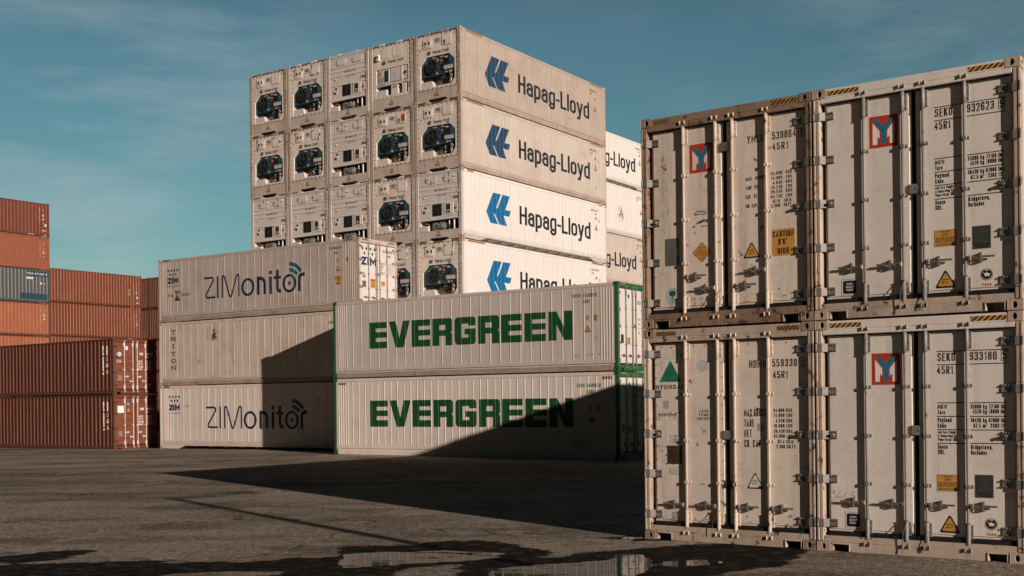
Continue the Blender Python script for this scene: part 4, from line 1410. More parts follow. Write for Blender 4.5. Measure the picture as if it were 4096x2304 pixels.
    D.text('AV', 2.12, 2.63, .07, .06, .008, 0, align='c')
    D.poly(circle(.32, 2.22, .036, None, 12), 1, 0); D.rect(.305, .335, 2.20, 2.235, 2, 2)
    D2 = Marks()
    if extra == 'red':
        D2.rect(1.745, 1.945, 2.33, 2.62, 1, 0)
        D2.lines(1.77, 1.92, 2.36, 2.58, 4, 2, .15, 3, 2)
    if extra in ('grey', 'red'):
        D2.poly([(1.56, 2.295), (1.66, 2.295), (1.68, 2.46), (1.60, 2.48), (1.54, 2.45)], 2, 0)
    if tape:
        rr = random.Random(tape * 5 + no)
        for k in range(6):
            x, z = rr.choice(((.50, 2.66), (.93, 2.62), (.52, 2.28), (1.55, 2.66), (1.93, 2.62), (1.90, 2.30), (1.55, 2.28), (1.97, 2.45)))
            if rr.random() < .5: D2.rect(x - .025, x + .025, z - .09, z + .09, 2, k)
            else: D2.rect(x - .09, x + .09, z - .022, z + .022, 2, k)
    if D2.q:
        D2.build(pan, 'hatch_sticker', front_map(.030), [M['greyprint'], M['redfilm'], M['steeldull']], base=.0235)
    if no % 2 == 0:
        D.rect(1.66, 1.80, 1.905, 1.975, 4, 0)
    if no % 4 == 3:
        D.rect(2.05, 2.19, .30, .47, 3, 0)
    D.build(pan, 'sticker', front_map(.030), [M['greyprint'], M['redfilm'], M['steeldull'], M['yellow'], M['cyanfilm']])
    D = Marks(); D.tri(1.205, .205, .265, .225, 0, 1, .12)
    D.build(t, 'warning_triangle', front_map(.004), [M['yellow'], M['ink']])

def starcool(t, mats, no, tape=0):
    """white end with pressed ribs, square fan and an open compressor bay"""
    m_frame(t, 's', mats)
    def pan():
        b = MB()
        prof = [(.02, 2.80), (.02, 2.755), (.036, 2.735)]
        for z in (2.30, 2.105, 1.895, 1.50):
            prof += [(.036, z + .075), (.018, z + .055), (.018, z + .015), (.036, z - .005)]
        prof += [(.036, .93), (.02, .90), (.02, .845), (.06, .835), (.10, .835), (.10, 2.80)]
        b.prism([(y, z) for y, z in prof], 'x', .185, 2.262)
        for s_ in (.20, 2.235):
            b.box(s_ - .01, s_ + .02, .03, .40, .40, .84)
        b.add([(.2, .40, .40), (2.25, .40, .40), (2.25, .40, .90), (.2, .40, .90)], [(0, 1, 2, 3)], 1)
        b.add([(.2, .05, .405), (2.25, .05, .405), (2.25, .40, .405), (.2, .40, .405)], [(0, 1, 2, 3)])
        for k, (x, z) in enumerate(((.50, 1.82), (2.2, 1.98))):
            b.box(x - .02, x + .02, .0, .03, z - .03, z + .03)
        for x in (.25, .75, 1.1, 1.45, 1.9, 2.22):
            for z in (.965, 1.475):
                b.tube((x, .036, z), (x, .028, z), .010, 6, 1)
        return b.mesh('end_panel', 2)
    pn = part(t, 'end_panel', cached('panS', pan), [mats['end2'], M['black']])
    part(t, 'access_hatch', cached('hS1', lambda: hatch(.56, 1.135, 2.395, 2.70, .10, .036, .024)), [mats['end2'], M['steeldull']])
    part(t, 'access_hatch', cached('hS2', lambda: hatch(1.485, 2.06, 2.40, 2.705, .10, .036, .024)), [mats['end2'], M['steeldull']])
    def disc():
        b = MB(); b.prism(circle(.485, 1.30, .155, None, 22), 'y', .024, .037)
        for a in (1.15, 1.15 + PI):
            v = [(.485 + rr * math.cos(a + s), .021, 1.30 + rr * math.sin(a + s)) for rr, s in ((.06, -.55), (.146, -.62), (.15, 0), (.146, .62), (.06, .55))]
            b.add(v, [(0, 1, 2, 3, 4)], 1)
        b.tube((.485, .024, 1.30), (.485, .014, 1.30), .03, 10)
        return b.mesh('vent_disc', 2)
    part(t, 'vent_disc', cached('discS', disc), [mats['end2'], M['black']])
    def fan():
        b = MB()
        sq = rrect(.885, 1.375, 1.01, 1.51, .02)
        b.plate(sq, [circle(1.13, 1.26, .222, None, 24)], lambda u, v: (u, .028, v))
        b.wall(sq, lambda u, v: (u, .028, v), lambda u, v: (u, .037, v))
        b.wall(circle(1.13, 1.26, .222, None, 24), lambda u, v: (u, .028, v), lambda u, v: (u, .034, v))
        b.prism(circle(1.13, 1.26, .222, None, 24), 'y', .033, .035, 0)
        for k in range(12):
            a = 2 * PI * k / 12
            b.tube((1.13, .026, 1.26), (1.13 + .215 * math.cos(a), .026, 1.26 + .215 * math.sin(a)), .004, 4, 1)
        b.box(.90, 1.36, .018, .028, 1.254, 1.266, 1); b.box(1.124, 1.136, .018, .028, 1.03, 1.49, 1)
        b.prism(circle(1.13, 1.26, .05, None, 12), 'y', .018, .03, 1)
        return b.mesh('fan', 2)
    part(t, 'fan', cached('fanS', fan), [M['black'], M['cavity']])
    def disp():
        b = MB(); b.cbox(1.50, 1.985, .016, .04, 1.06, 1.52, .008)
        b.cbox(1.60, 1.86, .008, .02, 1.075, 1.485, .006); b.box(1.625, 1.835, .004, .012, 1.10, 1.46, 1)
        b.box(1.655, 1.81, .000, .006, 1.30, 1.44, 2)
        for x, z in ((1.66, 1.20), (1.70, 1.20), (1.74, 1.20), (1.79, 1.20), (1.77, 1.18), (1.70, 1.15)):
            b.box(x - .007, x + .007, .001, .006, z - .03, z + .03, 3)
        return b.mesh('control_panel', 4)
    part(t, 'control_panel', cached('dispS', disp), [mats['end2'], M['black'], M['cavity'], M['paper']])
    def sw():
        b = MB(); b.cbox(2.075, 2.225, .018, .04, 1.10, 1.45, .006)
        b.tube((2.155, .018, 1.29), (2.155, -.02, 1.29), .045, 12, 1)
        return b.mesh('switch_box', 2)
    part(t, 'switch_box', cached('swS', sw), [mats['end2'], M['orange']])
    def jb():
        b = MB(); b.cbox(.235, .665, .02, .26, .405, .63, .008); b.box(.40, .46, .014, .022, .55, .562, 1)
        return b.mesh('junction_box', 2)
    part(t, 'junction_box', cached('jbS', jb), [M['white'], M['black']])
    def comp():
        b = MB()
        b.box(.86, 1.12, .06, .28, .43, .72); b.tube((1.10, .17, .58), (1.50, .17, .58), .135, 14)
        b.box(1.14, 1.40, .03, .12, .50, .66); b.tube((1.50, .17, .58), (1.58, .17, .58), .10, 12)
        for x in (.90, 1.0, 1.2, 1.3, 1.42):
            b.tube((x, .15, .70), (x, .15, .78), .025, 8)
        b.box(.82, 1.5, .05, .3, .405, .44)
        for x, z in ((.9, .5), (.9, .66), (1.07, .5), (1.07, .66)):
            b.tube((x, .06, z), (x, .045, z), .014, 6)
        return b.mesh('compressor', 1, .006)
    part(t, 'compressor', cached('compS', comp), M['compressor'])
    def acc():
        b = MB(); b.tube((1.95, .12, .42), (1.95, .12, .79), .052, 14); b.tube((1.70, .12, .42), (1.70, .12, .62), .045, 12, 1)
        b.tube((1.70, .12, .62), (1.70, .12, .80), .03, 10); b.path([(1.95, .12, .79), (2.02, .1, .83), (2.1, .12, .78), (2.05, .16, .70)], .014, 6, 1)
        b.path([(1.58, .14, .60), (1.66, .08, .66), (1.72, .08, .56), (1.80, .12, .62)], .022, 6, 1)
        return b.mesh('accumulator', 2)
    part(t, 'accumulator', cached('accS', acc), [M['chrome'], M['cavity']])
    part(t, 'power_cable', cached(('cabS', no % 2), lambda: cables_mesh(.50, .63, 3 + no % 2, 11 + no % 2)), M['cable'])
    D = Marks()
    emblem(D, 1.005, 2.005 + .03, .125, .10, 0)
    D.build(pn, 'emblem', front_map(.036), [M['bluefade']])
    D = Marks()
    D.text('Hapag-Lloyd', 1.165, 2.055, .072, .49, .0145, 1, .74, .12, ct=.72)
    D.build(pn, 'lettering', front_map(.036), [M['bluefade'], M['ink']])
    D = Marks()
    cx, cz = 1.055, 1.87
    for k in range(3):
        a = PI / 3 * k + PI / 2
        D.stroke([(cx - .04 * math.cos(a), cz - .048 * math.sin(a)), (cx + .04 * math.cos(a), cz + .048 * math.sin(a))], .013, 0)
    for k in range(6):
        a = PI / 3 * k + PI / 2
        D.poly(circle(cx + .036 * math.cos(a), cz + .043 * math.sin(a), .010, None, 6), 0, 10)
    D.text('STAR COOL', 1.12, 1.838, .072, .50, .012, 1, .7, .16)
    D.text('INTEGRATED', 1.125, 1.800, .024, .25, .003, 2, .7, .2)
    D.build(pn, 'maker_mark', front_map(.036), [M['palegrey'], M['inkgrey'], M['greyprint']])
    D = Marks()
    D.rect(1.945, 2.20, 1.655, 1.765, 0, 0); D.rect(1.955, 2.19, 1.722, 1.738, 1, 2); D.rect(1.955, 2.19, 1.676, 1.69, 1, 2)
    D.rect(2.215, 2.25, 1.67, 1.76, 4, 0)
    D.rect(1.03, 1.23, 1.525, 1.56, 0, 0); D.rect(1.63, 1.72, .975, 1.005, 0, 0); D.rect(1.76, 1.86, .975, 1.005, 0, 0)
    D.lines(1.35, 1.98, .855, .945, 5, 3, .3, 17); D.rect(1.08, 1.18, .86, .885, 0, 0)
    if no % 2:
        D.rect(2.06, 2.20, 1.47, 1.56, 2, 0)
    else:
        D.rect(2.10, 2.22, 1.50, 1.57, 5, 0)
    D2 = Marks()
    if tape:
        rr = random.Random(tape * 3 + no)
        for k in range(8):
            x, z = ((.60, 2.55), (1.10, 2.55), (.84, 2.68), (.84, 2.42), (1.53, 2.56), (2.02, 2.56), (1.77, 2.69), (1.77, 2.42))[k]
            if rr.random() < .8:
                if k % 4 < 2: D2.rect(x - .085, x + .085, z - .018, z + .018, 0 if tape == 2 else 4, k)
                else: D2.rect(x - .020, x + .020, z - .09, z + .09, 0 if tape == 2 else 4, k)
    if D2.q:
        D2.build(pn, 'tape', front_map(.036), [M['yellowdirty'], M['ink'], M['darkgreen'], M['greyprint'], M['steeldull']], base=.0255)
    D.build(pn, 'sticker', front_map(.036), [M['yellowdirty'], M['ink'], M['darkgreen'], M['greyprint'], M['steeldull'], M['cyanfilm']])
    D = Marks(); D.tri(1.215, .165, .265, .235, 0, 1, .12)
    D.build(t, 'warning_triangle', front_map(.004), [M['yellow'], M['ink']])

def daikin(t, mats, no):
    m_frame(t, 'd', mats)
    pn = part(t, 'end_panel', cached('panD', lambda: panel_holed(OPEN_D, .40)), [mats['end'], M['steeldull']])
    part(t, 'access_hatch', cached('hD1', lambda: hatch(.66, 1.19, 2.24, 2.70, .05, .030, .010)), [mats['end'], M['steeldull']])
    part(t, 'access_hatch', cached('hD2', lambda: hatch(1.28, 1.83, 2.235, 2.70, .05, .030, .010)), [mats['end'], M['steeldull']])
    def jb():
        b = MB(); b.cbox(.40, .57, -.05, .03, 2.20, 2.47, .015); b.box(.42, .55, -.055, -.045, 2.36, 2.40, 1); b.box(.42, .55, -.055, -.045, 2.30, 2.335, 1)
        return b.mesh('vent_box', 2)
    part(t, 'vent_box', cached('vbD', jb), [M['white'], M['black']])
    def unit():
        b = MB()
        b.box(.385, 2.11, .12, .36, 1.18, 1.81, 0)
        b.cbox(.50, 1.10, .035, .14, 1.20, 1.78, .008, 0)          # control cover
        b.cbox(.84, 1.045, .018, .04, 1.25, 1.73, .01, 1)
        b.box(.88, 1.01, .012, .02, 1.30, 1.68, 2)
        b.box(1.12, 1.84, .10, .14, 1.20, 1.80, 1)
        for k in range(9):
            x = 1.165 + k * .068
            b.box(x, x + .034, .04, .10, 1.22, 1.79, 0)
        b.cbox(1.74, 1.83, .03, .14, 1.20, 1.80, .006, 0)
        b.cbox(1.845, 2.095, .055, .14, 1.23, 1.80, .006, 0)
        b.prism([(.03, 1.185), (.06, 1.185), (.06, 1.08), (.045, 1.07), (.03, 1.10)], 'x', .385, 2.11, 0)
        return b.mesh('cooling_unit', 3)
    u = part(t, 'cooling_unit', cached('unitD', unit), [mats['end2'], M['black'], M['navy']])
    def low():
        b = MB()
        b.cbox(.395, .93, .04, .34, .665, .92, .008); b.cbox(1.17, 1.55, .05, .34, .67, 1.06, .006); b.cbox(1.77, 2.01, .05, .30, .67, 1.06, .006)
        return b.mesh('transformer_box', 1)
    part(t, 'transformer_box', cached('lowD', low), M['white'])
    def dk():  # black backing boxes and a pipe behind the lower covers
        b = MB(); b.box(.40, 2.1, .34, .39, .68, 1.18); b.box(.95, 1.16, .2, .3, .68, 1.1); b.box(1.56, 1.76, .2, .3, .68, 1.1)
        b.path([(.55, .1, .95), (.7, .12, 1.02), (.9, .1, 1.0), (1.05, .15, .9)], .03, 8)
        return b.mesh('bay_filler')
    part(t, 'bay_filler', cached('dkD', dk), M['black'])
    part(t, 'pipework', cached('gearD', lambda: gear_mesh(1.58, 1.74, .72, 1.0, 8)), [M['cavity'], M['chrome']])
    D = Marks()
    emblem(D, .665, 1.98, .25, .175, 0)
    D.build(pn, 'emblem', front_map(.030), [M['navyink2']])
    D = Marks()
    D.text('Hapag-Lloyd', 1.015, 2.03, .13, .87, .026, 1, .74, .12, ct=.72)
    D.build(pn, 'lettering', front_map(.030), [M['navyink2'], M['ink']])
    D = Marks()
    D.conv([(.50, 1.165), (.58, 1.165), (.54, 1.10)], 0, 0); D.text('ZESTIA', .60, 1.105, .05, .26, .010, 0, .8, .15, 'l', .2)
    D.rect(.52, .68, 1.55, 1.74, 1, 0); D.lines(.53, .80, 1.23, 1.50, 9, 2, .35, 4); D.rect(1.90, 2.04, 1.45, 1.57, 3, 0)
    D.rect(1.95, 2.05, 1.09, 1.16, 1, 0); D.rect(1.32, 1.50, .95, 1.03, 1, 0); D.rect(2.135, 2.23, .86, 1.07, 1, 0)
    D.build(u, 'label', front_map(.028), [M['navyink2'], M['yellow'], M['greyprint'], M['darkgreen']])
    D = Marks(); D.tri(1.215, .215, .265, .235, 0, 1, .12)
    D.build(t, 'warning_triangle', front_map(.004), [M['yellow'], M['ink']])

def post_number(t, number, right=True):
    """four letters and seven digits down the corner post"""
    D = Marks()
    x = WD - .086 if right else .086
    z = 2.66
    for ch in 'HLBU':
        D.text(ch, x, z - .082, .082, .056, .011, align='c'); z -= .115
    z -= .31
    for k, ch in enumerate(number):
        if ch == ' ':
            z -= .045; continue
        D.text(ch, x, z - .082, .082, .056, .011, align='c'); z -= .117
    D.build(t, 'lettering', front_map(.004), [M['ink']])

# ------------------------------------------------------------------ tall stack
BX, BY, BA = -.70631, 48.30944, -.61423
BG = .0375
grid = [
 ['c', 'c', 's', 'd', 'c'],
 ['c', 'c', 's', 'c', 'c'],
 ['s', 's', 's', 'c', 's'],
 ['h', 'h', 'h', 'c', 'c'],
 ['h', 'h', 'h', 'h', 'h'],
 ['h', 'h', 'h', 'h', 'h'],
]
nums = [['959 506 0', '959 135 7', '965 401 2', '984 478 0', '960 474 7'], ['972 551 1', '971 343 4', '965 265 6', '954 707 7', '930 942 2'],
        ['942 382 5', '963 225 0', '963 532 7', '979 551 4', '602 148 0'], [0, 0, 0, '955 354 7', '979 299 0']]
rowname = ['top', 'second', 'third', 'fourth']
cname = ['outermost column away from the lettered side', 'fourth column from the lettered side', 'middle column', 'second column from the lettered side', 'corner column with the lettered side']
unitname = {'c': 'navy cooling unit', 's': 'ribbed end', 'd': 'white grille unit'}
finish = [  # (dirty?) per visible container
 ['t', 'w', 'w', 'w', 't'], ['t', 't', 'w', 't', 'u'], ['w', 'w', 'w', 'w', 'w'], ['w', 'w', 'w', 'w', 'v'], ['w'] * 5, ['w'] * 5]
def fin(k):
    if k == 't':
        return dict(side=M['tan'], sill=M['sill'], post=M['rail'], rail=M['rail'], toprail=M['tan'], casting=M['castingw'], end=M['endw'], end2=M['white'])
    if k == 'u':
        return dict(side=M['tan2'], sill=M['sill'], post=M['tan'], rail=M['rail'], toprail=M['tan2'], casting=M['castingw'], end=M['endw'], end2=M['white'])
    return dict(side=M['whiteclean'], sill=M['tan2'], post=M['tan2'], rail=M['tan2'], toprail=M['whiteclean'], casting=M['castingw'], end=M['endw'], end2=M['white'])

HL = 'Hapag-Lloyd'
def long_side_mark(t, ribs, blue, nums_, small):
    cuts, dep, h = ribprof(ribs)
    D = Marks()
    D.poly(EMB, 0, 0)
    D.build(t, 'emblem', right_map(), [blue], cuts, dep)
    D = Marks()
    D.text(HL, 4.325, 1.050, .815, 6.27, .180, 0, .78, .085, ct=.66)
    D.build(t, 'lettering', right_map(), [M['darkfilm']], cuts, dep)
    D = Marks()
    D.text('HLBU ' + nums_, 10.65, 2.455, .10, .70, .016); D.text(small, 10.66 if small == '45R1' else 11.0, 2.29, .10, .21, .016)
    D.build(t, 'serial_number', right_map(), [M['ink']], cuts, dep)
    D = Marks()
    zz = 2.10
    D.rect(11.05, 11.20, 2.05, 2.19, 0, 0); D.rect(11.07, 11.18, 2.07, 2.11, 1, 2); D.rect(11.07, 11.18, 2.13, 2.17, 1, 2)
    D.rect(11.38, 11.50, 1.98, 2.09, 1, 0); D.rect(11.395, 11.485, 1.995, 2.075, 2, 1); D.text('ic', 11.44, 2.0, .06, .06, .010, 1, align='c', lay0=2)
    D.build(t, 'size_label', right_map(), [M['yellow'], M['ink'], M['paper']], cuts, dep)
    D = Marks(); D.tri(11.16, 1.55, .30, .32, 0, 1, .12)
    D.build(t, 'warning_triangle', right_map(), [M['yellow'], M['ink']], cuts, dep)
    if small == '45R1':
        D = Marks(); D.poly(circle(11.13, .70, .10, .115, 16), 0, 0); D.poly(circle(11.13, .73, .055, .05, 10), 1, 2); D.rect(11.12, 11.14, .64, .7, 1, 2)
        D.build(t, 'tree_roundel', right_map(), [M['palegrey'], M['tealtri']], cuts, dep)

def side_stripes(t, mapper, spots, mats, z0=2.79, z1=2.86):
    for a, c, n in spots:
        D = Marks()
        D.stripes(a, c, z0, z1, n, 0, 1, 1.)
        D.build(t, 'hazard_stripe', mapper, mats)

rj = random.Random(3)
for r_ in range(6):
    for c_ in range(5):
        k = grid[r_][c_]
        mats = fin(finish[r_][c_])
        lx = -WD - (4 - c_) * (WD + BG)
        lbl = 'white reefer container low in the tall stack, hidden behind nearer stacks'
        if k != 'h':
            lbl = 'white reefer with %s, %s row, %s' % (unitname[k], rowname[r_], cname[c_])
        t = thing('refrigerated_container', lbl, 'reefer container', pos((BX, BY), BA, lx + (rj.uniform(-.006, .006) if c_ < 4 else 0), rj.uniform(0, .03) if c_ < 4 else 0, (5 - r_) * HP), BA, 'reefers of the tall stack')
        rib = 'faint'
        openb = (r_ == 2 and c_ == 4)
        shell(t, HC, (rib, rib), mats, .165, .085, openb)
        if k == 'c':
            carrier(t, mats, r_ * 5 + c_ * 2 + (1 if c_ == 4 else 0), {(0, 4): 1, (1, 4): 3, (1, 3): 1, (1, 1): 1, (1, 0): 1, (3, 4): 1, (2, 3): 1}.get((r_, c_), 0), 1 if (r_, c_) in ((0, 1), (1, 0), (1, 1), (3, 4), (3, 3)) else 0,
                    {(0, 4): 'grey', (1, 3): 'red'}.get((r_, c_), ''))
        elif k == 's':
            starcool(t, mats, r_ * 5 + c_, {(2, 0): 1, (2, 1): 2, (2, 2): 1, (1, 2): 1, (2, 4): 1}.get((r_, c_), 0))
        elif k == 'd':
            daikin(t, mats, 0)
        else:
            part(t, 'end_panel', cached('panC', None), [mats['end'], M['steeldull']])
            m_frame(t, 'c', mats)
        if k != 'h':
            post_number(t, nums[r_][c_])
        if c_ == 4 and r_ < 4:
            long_side_mark(t, rib, M['bluefade'] if r_ < 2 else M['bluefilm'], nums[r_][c_], '45R5' if r_ == 2 else '45R1')
            side_stripes(t, right_map(.005), (((.40, 1.62, 12), (10.68, 11.84, 12)) if r_ != 2 else ((.40, .85, 5), (11.4, 11.75, 4))), [M['yellow'], M['ink']])

# ------------------------------------------------------------------ row behind the tall stack (only its long side shows)
FX, FY = 3.27147, 61.6443
for r_ in range(6):
    dirty = r_ == 2
    mats = fin('u' if dirty else 'w')
    lbl = ['white reefer with slate lettering, top of the stack partly hidden behind the tall stack',
           'plain white reefer with dark scuffs, below the topmost in the partly hidden stack',
           'light tan reefer with slate lettering, third down in the partly hidden stack',
           'white reefer showing only a narrow strip above the green framed containers'][r_] if r_ < 4 else 'white reefer container at the base of the partly hidden rear stack'
    t = thing('refrigerated_container', lbl, 'reefer container', pos((FX, FY), BA, -WD, 0, (5 - r_) * HP), BA, 'reefers of the rear stack')
    shell(t, HC, ('faint', 'faint'), mats, .165, .085, r_ == 0)
    part(t, 'end_panel', cached('panC', None), [mats['end'], M['steeldull']])
    m_frame(t, 'c', mats)
    if r_ in (0, 2):
        long_side_mark(t, 'faint', M['bluefilm'], '980 041 2' if r_ == 0 else '970 101 3', '45R5' if r_ == 0 else '45R1')
    elif r_ == 1:
        cuts, dep, h = ribprof('faint')
        D = Marks()
        D.text('SEGU 941 223 1', 10.7, 2.42, .10, .80, .014); D.text('45R1', 10.72, 2.25, .10, .2, .014); D.stroke([(10.66, 2.39), (11.56, 2.39), (11.56, 2.56), (10.66, 2.56)], .01, 0, True)
        D.build(t, 'serial_number', right_map(), [M['ink']], cuts, dep)
        D = Marks(); D.tri(11.25, 1.50, .28, .30, 0, 1, .12); D.build(t, 'warning_triangle', right_map(), [M['yellow'], M['ink']], cuts, dep)
        D = Marks()
        rr = random.Random(8)
        for k in range(34):
            x = 8.75 + rr.gauss(0, .16); z = 1.05 + rr.gauss(0, .2)
            D.conv([(x, z), (x + .02, z), (x + .02 + rr.uniform(-.05, .12), z + rr.uniform(.1, .4)), (x + rr.uniform(-.05, .1), z + rr.uniform(.1, .4))], 0, k * .05)
        D.build(t, 'scuff_mark', right_map(), [M['scrawl']], cuts, dep)
    if r_ == 2:
        side_stripes(t, right_map(.005), ((10.7, 11.84, 12),), [M['yellow'], M['ink']])

# ------------------------------------------------------------------ grey stack of three (long sides with navy lettering)
CX0, CY0, CA = -14.896735, 54.419248, -.6053011
def c_origin(lev):
    return pos((CX0, CY0), CA, L, 0, lev * (HC + GAP) - .04)

def zim_marks(t, ribs, dx, dz, motto):
    cuts, dep, h = ribprof(ribs)
    lm = left_map()
    D = Marks()
    st = [(.708, 2.37), (.905, 2.37), (1.105, 2.37), (1.305, 2.37), (.80, 2.19), (1.004, 2.19), (1.208, 2.19)]
    for x, z in st:
        x += dx * .1; z += dz - .02
        sp_ = []
        for k in range(12):
            a = PI / 2 + PI / 6 * k
            rr = .080 if k % 2 == 0 else .043
            sp_.append((x + rr * math.cos(a), z + rr * math.sin(a)))
        D.poly(sp_, 0, 0)
    D.text('ZIM', .650, 1.755, .27, .715, .095, 0, .8, .10)
    D.text('WWW.ZIM.COM', .604, 1.588, .078, .83, .014, 0, .6, .16)
    if motto:
        D.text('The', .636, 1.128, .165, .36, .028, 0, .6, .16); D.text('Factor', 1.522, 1.135, .165, .62, .028, 0, .6, .16)
    D.build(t, 'emblem', lm, [M['navyink2']], cuts, dep)
    if motto:
        D = Marks()
        x0, z0 = 1.128, .948
        w, h_ = .33, .46
        P = lambda a, b_: (x0 + a * w, z0 + b_ * h_)
        D.poly([P(0, 0), P(1, 0), P(1, .22), P(.55, .22), P(1, .72), P(1, 1), P(0, 1), P(0, .74), P(.45, .74), P(0, .24)], 0, 0)
        D.poly([P(.02, .75), P(.5, .75), P(.5, .98), P(.02, .98)], 1, 2); D.poly([P(.52, .76), P(.98, .76), P(.98, .98), P(.7, .98)], 2, 2)
        D.poly([P(.1, .30), P(.42, .30), P(.62, .55), P(.46, .66)], 3, 2); D.poly([P(.55, .70), P(.95, .72), P(.66, .42)], 4, 2)
        D.poly([P(.04, .20), P(.5, .20), P(.5, .28), P(.06, .28)], 5, 3); D.poly([P(.52, .2), P(.8, .22), P(.62, .34)], 3, 3)
        D.build(t, 'picture_mark', lm, [M['navyink2'], M['greyplate'], M['yellowdirty'], M['brownink'], M['palefilm'], M['tealfilm']], cuts, dep)
    D = Marks()
    X = lambda v: v + dx; Z = lambda v: v + dz
    thin, thick = .088, .165
    D.stroke([(X(3.095), Z(1.845)), (X(3.775), Z(1.845), .10), (X(3.075), Z(.965), .10), (X(3.745), Z(.965))], thin)
    D.stroke([(X(3.952), Z(.955)), (X(3.952), Z(1.845))], thin)
    D.stroke([(X(4.240), Z(.955)), (X(4.240), Z(1.87), .09), (X(4.365), Z(1.87), .09), (X(4.70), Z(.935), .08), (X(4.80), Z(.935), .08), (X(5.15), Z(1.87), .09), (X(5.285), Z(1.87), .09), (X(5.285), Z(.955))], thin)
    D.holed(circle(X(5.825), Z(1.283), .40, .395, 30), [circle(X(5.825), Z(1.283), .265, .285, 26)], 0, 3)
    D.stroke([(X(6.462), Z(.985)), (X(6.462), Z(1.605))], .155)
    D.stroke([(X(6.462), Z(1.610)), (X(6.845), Z(1.610), .24), (X(6.845), Z(.985))], .150)
    D.stroke([(X(7.200), Z(.985)), (X(7.200), Z(1.565))], thick, 0, False); D.rect(X(7.118), X(7.282), Z(1.735), Z(1.895), 0, 2)
    D.stroke([(X(7.610), Z(1.825)), (X(7.610), Z(.995), .16), (X(7.740), Z(.995))], .155)
    D.stroke([(X(7.455), Z(1.580)), (X(7.760), Z(1.580))], .120)
    D.holed(circle(X(8.305), Z(1.285), .405, .395, 30), [circle(X(8.305), Z(1.285), .265, .280, 26)], 0, 3)
    D.stroke([(X(8.875), Z(.985)), (X(8.875), Z(1.610), .18), (X(9.115), Z(1.610))], .150)
    cz = 1.315
    for r0, r1, a1 in ((.70, .862, R(33)), (.455, .610, R(35))):
        o_ = circle(X(8.31), Z(cz), r1, r1 * 1.0, 12, PI / 2, a1, True); i_ = circle(X(8.31), Z(cz), r0, r0, 12, PI / 2, a1, True)
        for k in range(12):
            D.conv([o_[k], o_[k + 1], i_[k + 1], i_[k]], 1, 1)
    o_ = circle(X(8.305), Z(1.285), .407, .397, 8, PI / 2, R(35), True); i_ = circle(X(8.305), Z(1.285), .265, .280, 8, PI / 2, R(35), True)
    for k in range(8):
        D.conv([o_[k], o_[k + 1], i_[k + 1], i_[k]], 1, 9)
    D.poly(circle(X(8.302), Z(1.290), .098, .085, 16), 1, 2)
    D.build(t, 'lettering', lm, [M['navyink'], M['tealfilm']], cuts, dep)

zmats_top = dict(side=M['grey'], rail=M['rail'], toprail=M['grey'], post=M['grey'], casting=M['castingw'], door=M['white'], header=M['grey'], sill=M['rail'],
                 hinge=M['steel'], bolt=M['steeldull'], rod=M['steel'], handle=M['steeldull'])
zmats_mid = dict(zmats_top, side=M['triton'], toprail=M['triton'], post=M['triton'])
zmats_low = dict(zmats_top, side=M['zimw'], toprail=M['zimw'], post=M['zimw'], rail=M['zimw'])

t = thing('refrigerated_container', 'grey container with thin navy lettering and radio arcs, uppermost of its stack of three', 'reefer container', c_origin(2), CA + PI / 2, 'stack of three grey containers')
shell(t, HC, ('ctop', 'ctop'), zmats_top, .085, .10)
dl, dr = door_end(t, HC, zmats_top, 'plain', H_ALL)
header_stripes(t, HC, [M['yellowdirty'], M['ink']])
zim_marks(t, 'ctop', 0, 0, True)
cuts, dep, _h = ribprof('ctop')
lm = left_map()
D = Marks()
D.text('ZCLU 993195 0', 10.565, 2.505, .098, .68, .017); D.text('45R1', 10.825, 2.305, .096, .21, .018)
D.text('87', 11.00, 1.925, .055, .075, .012); D.stroke([(10.975, 2.01), (11.10, 2.01), (11.10, 2.11), (10.975, 2.11)], .010, 0, True); D.text('ic', 11.037, 2.03, .06, .07, .012, align='c')
D.build(t, 'serial_number', lm, [M['ink']], cuts, dep)
D = Marks(); D.text('Use No Fork Lifts', 5.82, .372, .066, .62, .010, 1); D.rect(5.80, 6.45, .35, .455, 0, 0)
D.build(t, 'small_notice', lm, [M['palefilm'], M['woodrust']], cuts, dep)
D = Marks(); D.rect(10.895, 11.195, 1.028, 1.405, 0, 0)
D.text('CAUTION', 11.045, 1.295, .080, .27, .015, 1, align='c', lay0=1); D.text("9'-6\"", 11.045, 1.185, .078, .17, .015, 1, align='c', lay0=1); D.text('HIGH', 11.045, 1.055, .080, .16, .015, 1, align='c', lay0=1)
D.rect(11.48, 11.60, 1.955, 2.13, 0, 0); D.rect(11.50, 11.58, 1.97, 2.03, 1, 2); D.rect(11.50, 11.58, 2.055, 2.115, 1, 2)
D.build(t, 'height_label', lm, [M['yellow'], M['ink']], cuts, dep)
D = Marks(); D.tri(11.04, 1.60, .25, .235, 0, 1, .12); D.build(t, 'warning_triangle', lm, [M['yellow'], M['ink']], cuts, dep)
side_stripes(t, left_map(.005), ((.32, .78, 6), (11.35, 11.86, 6)), [M['yellowdirty'], M['ink']], 2.80, 2.86)
fm = front_map(DY)                                          # its sunlit doors
D = Marks()
for x, z in ((.27, 2.48), (.52, 2.48), (.78, 2.48), (1.03, 2.48), (.40, 2.28), (.66, 2.28), (.90, 2.28)):
    D.poly([(x + (.085 if k % 2 == 0 else .045) * math.cos(PI / 2 + PI / 6 * k), z + (.085 if k % 2 == 0 else .045) * math.sin(PI / 2 + PI / 6 * k)) for k in range(12)], 0, 0)
D.text('ZIM', .20, 1.80, .34, .95, .11, 0, .8, .12)
D.build(dl, 'emblem', fm, [M['navyink2']])
D = Marks(); D.tri(.36, 1.30, .25, .23, 0, 1, .12); D.build(dl, 'warning_triangle', fm, [M['yellow'], M['ink']])
